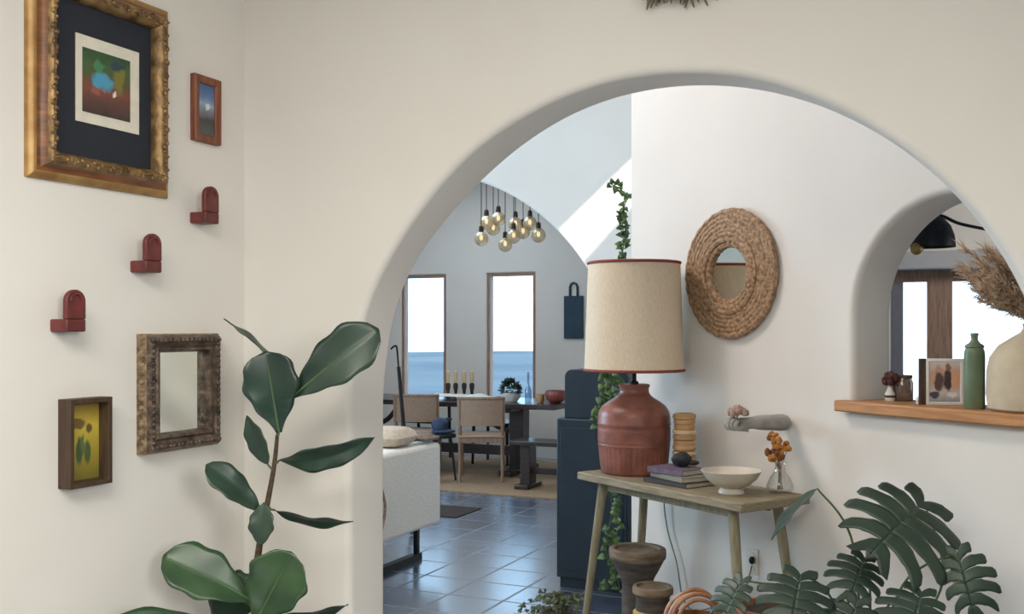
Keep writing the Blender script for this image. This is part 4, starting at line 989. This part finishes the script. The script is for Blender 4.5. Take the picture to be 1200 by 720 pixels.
# ------------------------------------------------------------------ dining room
b = MB(); b.slab([(-6.9, 8.32), (-3.2, 8.32), (-3.2, 10.6), (-6.9, 10.6)], 0, .012); o = b.build('jute_rug', 'jute', rz=-TH, bevel=.003); tag(o, 'tan jute rug under the dining table', 'rug')
b = MB(); b.slab([(-4.75, 7.16), (-3.75, 7.16), (-3.75, 7.62), (-4.75, 7.62)], 0, .010); o = b.build('dark_slab', 'dark_brown', rz=-TH, bevel=.003); tag(o, 'thin dark brown slab on the tiles between sofa and jute rug', 'rug')  # thin dark brown slab lying on the tiles
TY0, TY1, TZ = 9.22, 10.08, .75
tX0, tX1 = -6.75, -3.75
t = thing('dining_table', 'long dark wood trestle dining table by the windows', 'table', room((tX0 + tX1) / 2, (TY0 + TY1) / 2, .012), -TH)
b = MB(); b.box((0, 0, TZ - .035), (tX1 - tX0, TY1 - TY0, .05)); b.build('tabletop', 'dark_table', t, bevel=.006)
for x in (-.95, .93):
    b = MB(); b.box((x, 0, .37), (.16, .16, .66)); b.build('trestle_post', 'dark_table', t, bevel=.006)
    b = MB(); b.box((x, 0, .03), (.14, .72, .06)); b.build('trestle_foot', 'dark_table', t, bevel=.01)
    b = MB(); b.box((x, 0, TZ - .085), (.12, .7, .05)); b.build('trestle_head', 'dark_table', t, bevel=.01)
    b = MB()
    sg = 1 if x < 0 else -1
    b.tube(spline([(x + sg * .07, 0, .42), (x + sg * .28, 0, .48), (x + sg * .42, 0, .62), (x + sg * .47, 0, TZ - .06)], 6), .028, 8); b.build('curved_brace', 'dark_table', t)
b = MB(); b.box((0, 0, .22), (1.9, .06, .10)); b.build('stretcher', 'dark_table', t, bevel=.004)

def dining_chair(label, X, Y, rz, wood='chair_wood', seat='cane', grp='wood and cane dining chairs'):
    t = thing('dining_chair', label, 'chair', room(X, Y, .0125), -TH + rz, grp)
    W, Dp = .45, .44
    for sx in (-1, 1):
        b = MB(); b.tube([(sx * (W / 2 - .02), -Dp / 2 + .015, 0), (sx * (W / 2 - .02), -Dp / 2 + .03, .44), (sx * (W / 2 - .02), -Dp / 2 - .03, .80)], [.016, .019, .016], 10); b.build('leg', wood, t)
        b = MB(); b.tube([(sx * (W / 2 - .02), Dp / 2 - .02, 0), (sx * (W / 2 - .02), Dp / 2 - .03, .44)], [.015, .019], 10); b.build('leg', wood, t)
        b = MB(); b.bar((sx * (W / 2 - .02), -Dp / 2 + .02, .24), (sx * (W / 2 - .02), Dp / 2 - .03, .24), .02); b.build('stretcher', wood, t)
    b = MB(); b.box((0, 0, .405), (W - .02, Dp - .02, .05)); b.build('seat_rail', wood, t, bevel=.004)
    b = MB(); b.box((0, 0, .44), (W, Dp, .024)); b.build('seat', seat, t, bevel=.008)
    n = 14; vs, fs = [], []
    for i in range(n + 1):
        x = (i / n - .5) * (W + .01); cv = -Dp / 2 + .005 - .035 * (1 - (2 * i / n - 1) ** 2)
        for (dy_, z) in ((0, .545), (.018, .545), (-.02, .81), (-.038, .81)): vs.append((x, cv + dy_, z))
    for i in range(n):
        for q in range(4): a = i * 4; fs.append((a + q, a + (q + 1) % 4, a + 4 + (q + 1) % 4, a + 4 + q))
    fs += [(0, 1, 2, 3), (n * 4 + 3, n * 4 + 2, n * 4 + 1, n * 4)]
    b = MB(); b.add(vs, fs); bk = b.build('backrest', seat, t, bevel=.003)
    b = MB(); b.tube([(vs[i * 4 + 2][0], (vs[i * 4 + 2][1] + vs[i * 4 + 3][1]) / 2, .812) for i in range(n + 1)], .016, 8); b.build('top_rail', wood, bk)
    return t
pch = onfloor(553, 9.9); Xc = pch.x * CT - pch.y * ST; Yc = pch.x * ST + pch.y * CT
dining_chair('warm wood dining chair with curved woven back, nearest the middle of the table', Xc, Yc + .22, .42)
pch = onfloor(480, 10.35); Xc2 = pch.x * CT - pch.y * ST; Yc2 = pch.x * ST + pch.y * CT
dining_chair('pale cane backed dining chair above the sofa, left of the black pole', Xc2, Yc2 + .18, .42)
pch = onfloor(516, 10.5); Xd = pch.x * CT - pch.y * ST; Yd = pch.x * ST + pch.y * CT
# dark round-back chairs on the window side
def dark_chair(label, X, Y):
    t = thing('dining_chair', label, 'chair', room(X, Y, .0125), -TH + PI, 'dark round back chairs on the window side')
    for sx in (-1, 1):
        for sy in (-1, 1):
            b = MB(); b.tube([(sx * .21, sy * .19, 0), (sx * .20, sy * .18, .64 if sy < 0 else .44)], [.015, .02], 10); b.build('leg', 'black_wood', t)
    b = MB(); b.box((0, 0, .44), (.45, .43, .04)); b.build('seat', 'black_wood', t, bevel=.012)
    b = MB(); b.tube(spline([(.24, .10, .655), (.235, -.1, .66), (.14, -.235, .68), (0, -.26, .69), (-.14, -.235, .68), (-.235, -.1, .66), (-.24, .10, .655)], 6), .02, 8); b.build('back_rail', 'black_wood', t)
dark_chair('dark round back chair behind the dining table, below the right window', -4.85, 10.24)
dark_chair('dark round back chair behind the dining table, below the left window', -5.75, 10.24)
p = room(-5.62, 9.02, .466)
b = MB(); b.M = Matrix.Rotation(.1, 4, 'Z'); b.ball((0, 0, .075), (.085, .07, .08), 20, 14, .25, 4); b.ball((.03, 0, .02), (.12, .1, .022), 20, 8)
# a crumpled blue cloth bag stands on its own stool
q = onfloor(516, 10.0)
ts = thing('stool', 'low dark stool between the two cane chairs', 'stool', (q.x, q.y, .016), -TH)
bb = MB(); bb.lathe([(0, .42), (.15, .42), (.155, .435), (.15, .45), (0, .45)], 28); bb.build('seat', 'black_wood', ts)
for k in range(3):
    a = k * 2.09 + .4; bb = MB(); bb.tube([(.1 * math.cos(a), .1 * math.sin(a), .42), (.15 * math.cos(a), .15 * math.sin(a), 0)], [.014, .012], 8); bb.build('leg', 'black_wood', ts)
o = b.build('cloth_bundle', 'denim', loc=(q.x, q.y, .474), rz=0, ang=180); tag(o, 'denim blue cloth bundle on the low stool between chairs', 'cloth')
# bench
q = onfloor(648, 9.35); Xb = q.x * CT - q.y * ST; Yb = q.x * ST + q.y * CT
t = thing('bench', 'dark wood trestle bench on the near right side of the dining table', 'bench', room(Xb, Yb + .12, .0125), -TH)
b = MB(); b.box((0, 0, .425), (.86, .30, .04)); b.build('seat', 'dark_table', t, bevel=.006)
for sx in (-1, 1):
    b = MB(); b.box((sx * .30, 0, .22), (.10, .16, .37)); b.box((sx * .30, 0, .02), (.14, .34, .04)); b.build('leg', 'dark_table', t, bevel=.006)
b = MB(); b.box((0, 0, .16), (.55, .03, .06)); b.build('stretcher', 'dark_table', t, bevel=.003)

# on the dining table
TT = TZ + .002
def dt(px, d, up=0.0): return onfloor(px, d, TT + .0005 + up)
p = dt(520, 10.75)
b = MB(); n = 16; vs, fs = [], []
pr = dt(545, 10.72)
for i in range(n + 1):
    for j in range(9):
        x = (i / n - .5) * .85; y = (j / 8 - .5) * .34; vs.append((x, y, .018 + .034 * (mnoise.noise(Vector((x * 6, y * 6, 0))) + .6)))
for i in range(n):
    for j in range(8): a = i * 9 + j; fs.append((a, a + 1, a + 10, a + 9))
b.add(vs, fs); o = b.build('table_runner', 'linen', loc=pr, rz=-TH, solid=.008, ang=180); tag(o, 'rumpled white linen runner on the dining table', 'cloth')
cs_lab = ['pale candle in dark holder, leftmost of the four on the table', 'pale candle in dark holder, second from left of four', 'pale candle in dark holder, third from left of four', 'pale candle in dark holder, rightmost of the four on the table']
for k, px in enumerate((525, 534, 544, 553)):
    t = thing('candlestick', cs_lab[k], 'candle holder', dt(px, 11.05), 0, 'candle holders on the dining table')
    b = MB(); b.lathe([(0, 0), (.034, 0), (.034, .012), (.014, .024), (.018, .07), (.026, .11), (.028, .14), (.016, .16), (0, .16)], 20); b.build('holder', 'bronze', t)
    b = MB(); b.lathe([(0, .16), (.022, .16), (.022, .275), (.01, .288), (0, .288)], 16); b.build('candle', 'tan_light', t)
t = thing('potted_plant', 'small dark leafed plant in a white bowl pot on the dining table', 'plant', dt(598, 10.45))
b = MB(); b.lathe([(0, 0), (.07, 0), (.105, .05), (.11, .09), (.1, .09), (.09, .06), (0, .05)], 28); b.build('pot', 'white_gloss', t)
lf = MB(); rnd = random.Random(9)
for k in range(90):
    d = Vector((rnd.gauss(0, 1), rnd.gauss(0, 1), abs(rnd.gauss(.2, .7)))).normalized(); heart_leaf(lf, Vector((0, 0, .09)) + Vector((d.x * .08, d.y * .08, d.z * .11)), d, Vector((rnd.gauss(0, .5), -.5, 1)), .055)
lf.build('foliage', 'monstera', t, solid=.001, ang=180)
t = thing('glass_bottle', 'slim pale blue glass bottle beside the potted plant on the dining table', 'bottle', dt(619, 10.4))
b = MB(); b.lathe([(0, 0), (.03, 0), (.034, .01), (.034, .12), (.012, .17), (.010, .27), (.014, .275), (0, .275)], 20); b.build('body', 'blue_glass', t)
b = MB(); b.lathe([(0, .2755), (.012, .2755), (.013, .30), (0, .305)], 14); b.build('stopper', 'blue_glass', t)
t = thing('wooden_cup', 'small tan cup beside the red bowl on the dining table', 'cup', dt(633, 10.3))
b = MB(); b.lathe([(0, 0), (.03, 0), (.042, .03), (.045, .085), (.040, .085), (.036, .03), (0, .012)], 24); b.build('body', 'tan_wood', t)
t = thing('red_bowl', 'brick red rounded bowl on the right of the dining table', 'bowl', dt(651, 10.25))
b = MB(); b.lathe([(0, 0), (.05, 0), (.09, .03), (.108, .07), (.108, .1), (.098, .125), (.092, .125), (.1, .098), (.098, .07), (.08, .035), (0, .012)], 32); b.build('body', 'red_bowl', t)

# teal cutting board on the far wall
p0 = hit(W_FAR[0], -TH, 661.5, 400); p1 = hit(W_FAR[0], -TH, 684, 400); w = (p1 - p0).length; pc = (p0 + p1) / 2
sz = pc.y / F; zb = EYE + (HZ - 397) * sz; zt_ = EYE + (HZ - 347) * sz
t = thing('hanging_board', 'dark teal paddle board hung on the far wall right of the windows', 'wall decoration', (pc.x, pc.y, (zb + zt_) / 2), -TH)
b = MB(); b.box((0, -.014, 0), (w, .024, zt_ - zb)); b.build('board', 'board', t, bevel=.008)
b = MB(); z0 = (zt_ - zb) / 2; hw_ = .045
b.tube([(-hw_, -.014, z0 - .01), (-hw_, -.014, z0 + .10), (-hw_ * .7, -.014, z0 + .135), (0, -.014, z0 + .15), (hw_ * .7, -.014, z0 + .135), (hw_, -.014, z0 + .10), (hw_, -.014, z0 - .01)], .013, 8); b.build('handle', 'board', t)

# chandelier
cd = 10.55
cc = onfloor(598, cd, 3.4)
t = thing('chandelier', 'cluster chandelier of hanging amber glass globes over the dining table', 'chandelier', cc)
b = MB(); b.lathe([(0, -.035), (.34, -.035), (.35, -.03), (.35, 0), (0, 0)], 40); b.build('ceiling_plate', 'bronze', t)
GL = [(564, 280, -.12), (570, 261, .1), (584, 257, -.05), (592, 287, .0), (602, 277, -.15), (604, 263, .12), (621, 262, .0), (631, 276, -.1), (613, 272, .16), (578, 268, .18)]
for k, (px, py, dd) in enumerate(GL):
    g = at(px, py, cd + dd) - cc
    b = MB(); b.tube([(g.x, g.y, g.z + .13), (g.x, g.y, -.03)], .005, 6); b.build('rod', 'bronze', t)
    b = MB(); b.lathe([(0, 0), (.024, 0), (.026, .02), (.022, .075), (.01, .085), (0, .085)], 16, (g.x, g.y, g.z + .052)); b.build('socket', 'bronze', t)
    b = MB(); b.ball(g, (.074, .074, .076), 20, 14); gl = b.build('globe', 'globe', t)
    b = MB(); b.ball(g + Vector((0, 0, .012)), (.018, .018, .028), 10, 8); b.build('filament', 'filament', gl)

# ------------------------------------------------------------------ light
W = D.worlds.new('sky'); bpy.context.scene.world = W; W.use_nodes = True
bg = W.node_tree.nodes['Background']; bg.inputs['Color'].default_value = (0.46, 0.72, 1.0, 1); bg.inputs['Strength'].default_value = 4.0
sd = D.lights.new('sun', 'SUN'); sd.energy = 4.5; sd.angle = math.radians(0.6); sd.color = (1, .97, .92)
so = D.objects.new('sun', sd); COL.objects.link(so)
sv = Vector((SX * CT + SY * ST, -SX * ST + SY * CT, SZ)); so.rotation_euler = sv.to_track_quat('-Z', 'Y').to_euler()
def area(name, pos, target, sx, sy, energy, color):
    l = D.lights.new(name, 'AREA'); l.shape = 'RECTANGLE'; l.size = sx; l.size_y = sy; l.energy = energy; l.color = color
    o = D.objects.new(name, l); COL.objects.link(o); o.location = pos; o.rotation_euler = (Vector(target) - Vector(pos)).to_track_quat('-Z', 'Y').to_euler(); return o
area('entry_ceiling_light', room(-.75, -.1, 2.70), room(-.85, 0, 0), 1.6, 1.6, 96, (1, .98, .89))
l = area('entry_fill_light', room(2.4, -.8, 2.3), room(-2.2, .8, 1.3), 1.4, 1.3, 28, (1, .995, .95)); l.data.spread = math.radians(85)  # added fill aimed at the left wall; no window stands here
area('living_window_light', room(-7.3, 5.2, 2.2), room(-1.6, 5.4, 1.6), 1.3, 1.5, 178, (.58, .80, 1))
area('living_fill_light', room(-3.2, 3.25, 4.1), room(-.3, 3.7, .8), 1.4, .8, 104, (1, .86, .79))  # added warm fill for the console wall, no rooflight behind it
area('dining_fill_light', room(-5.2, 9.2, 3.33), room(-5.2, 9.2, 0), 1.6, 1.4, 38, (.76, .88, 1))  # added bluish fill under the dining ceiling, not a fitting of the room
area('sunroom_side_fill', room(4.3, 6.5, 1.7), room(0, 6.5, 1.0), 2.2, 1.6, 22, (.90, .94, 1))  # added fill from the side wall, which has no window
area('sunroom_top_fill', room(.6, 9.0, 2.82), room(.4, 10.9, 1.2), 1.4, .8, 30, (1, .95, .88))  # added unseen fill that brightens the far wall and glazed door

# ------------------------------------------------------------------ camera and view
cd_ = D.cameras.new('camera'); cam = D.objects.new('camera', cd_); COL.objects.link(cam)
cam.location = (0, 0, EYE); cam.rotation_euler = (PI / 2, 0, 0); cd_.sensor_width = 36; cd_.lens = 36 * F / 1200; cd_.shift_y = (HZ - 360) / 1200; cd_.clip_start = .05; cd_.clip_end = 500
sc = bpy.context.scene; sc.camera = cam
sc.view_settings.view_transform = 'Standard'; sc.view_settings.look = 'None'; sc.view_settings.exposure = 0.0; sc.view_settings.gamma = 1; sc.view_settings.use_curve_mapping = False
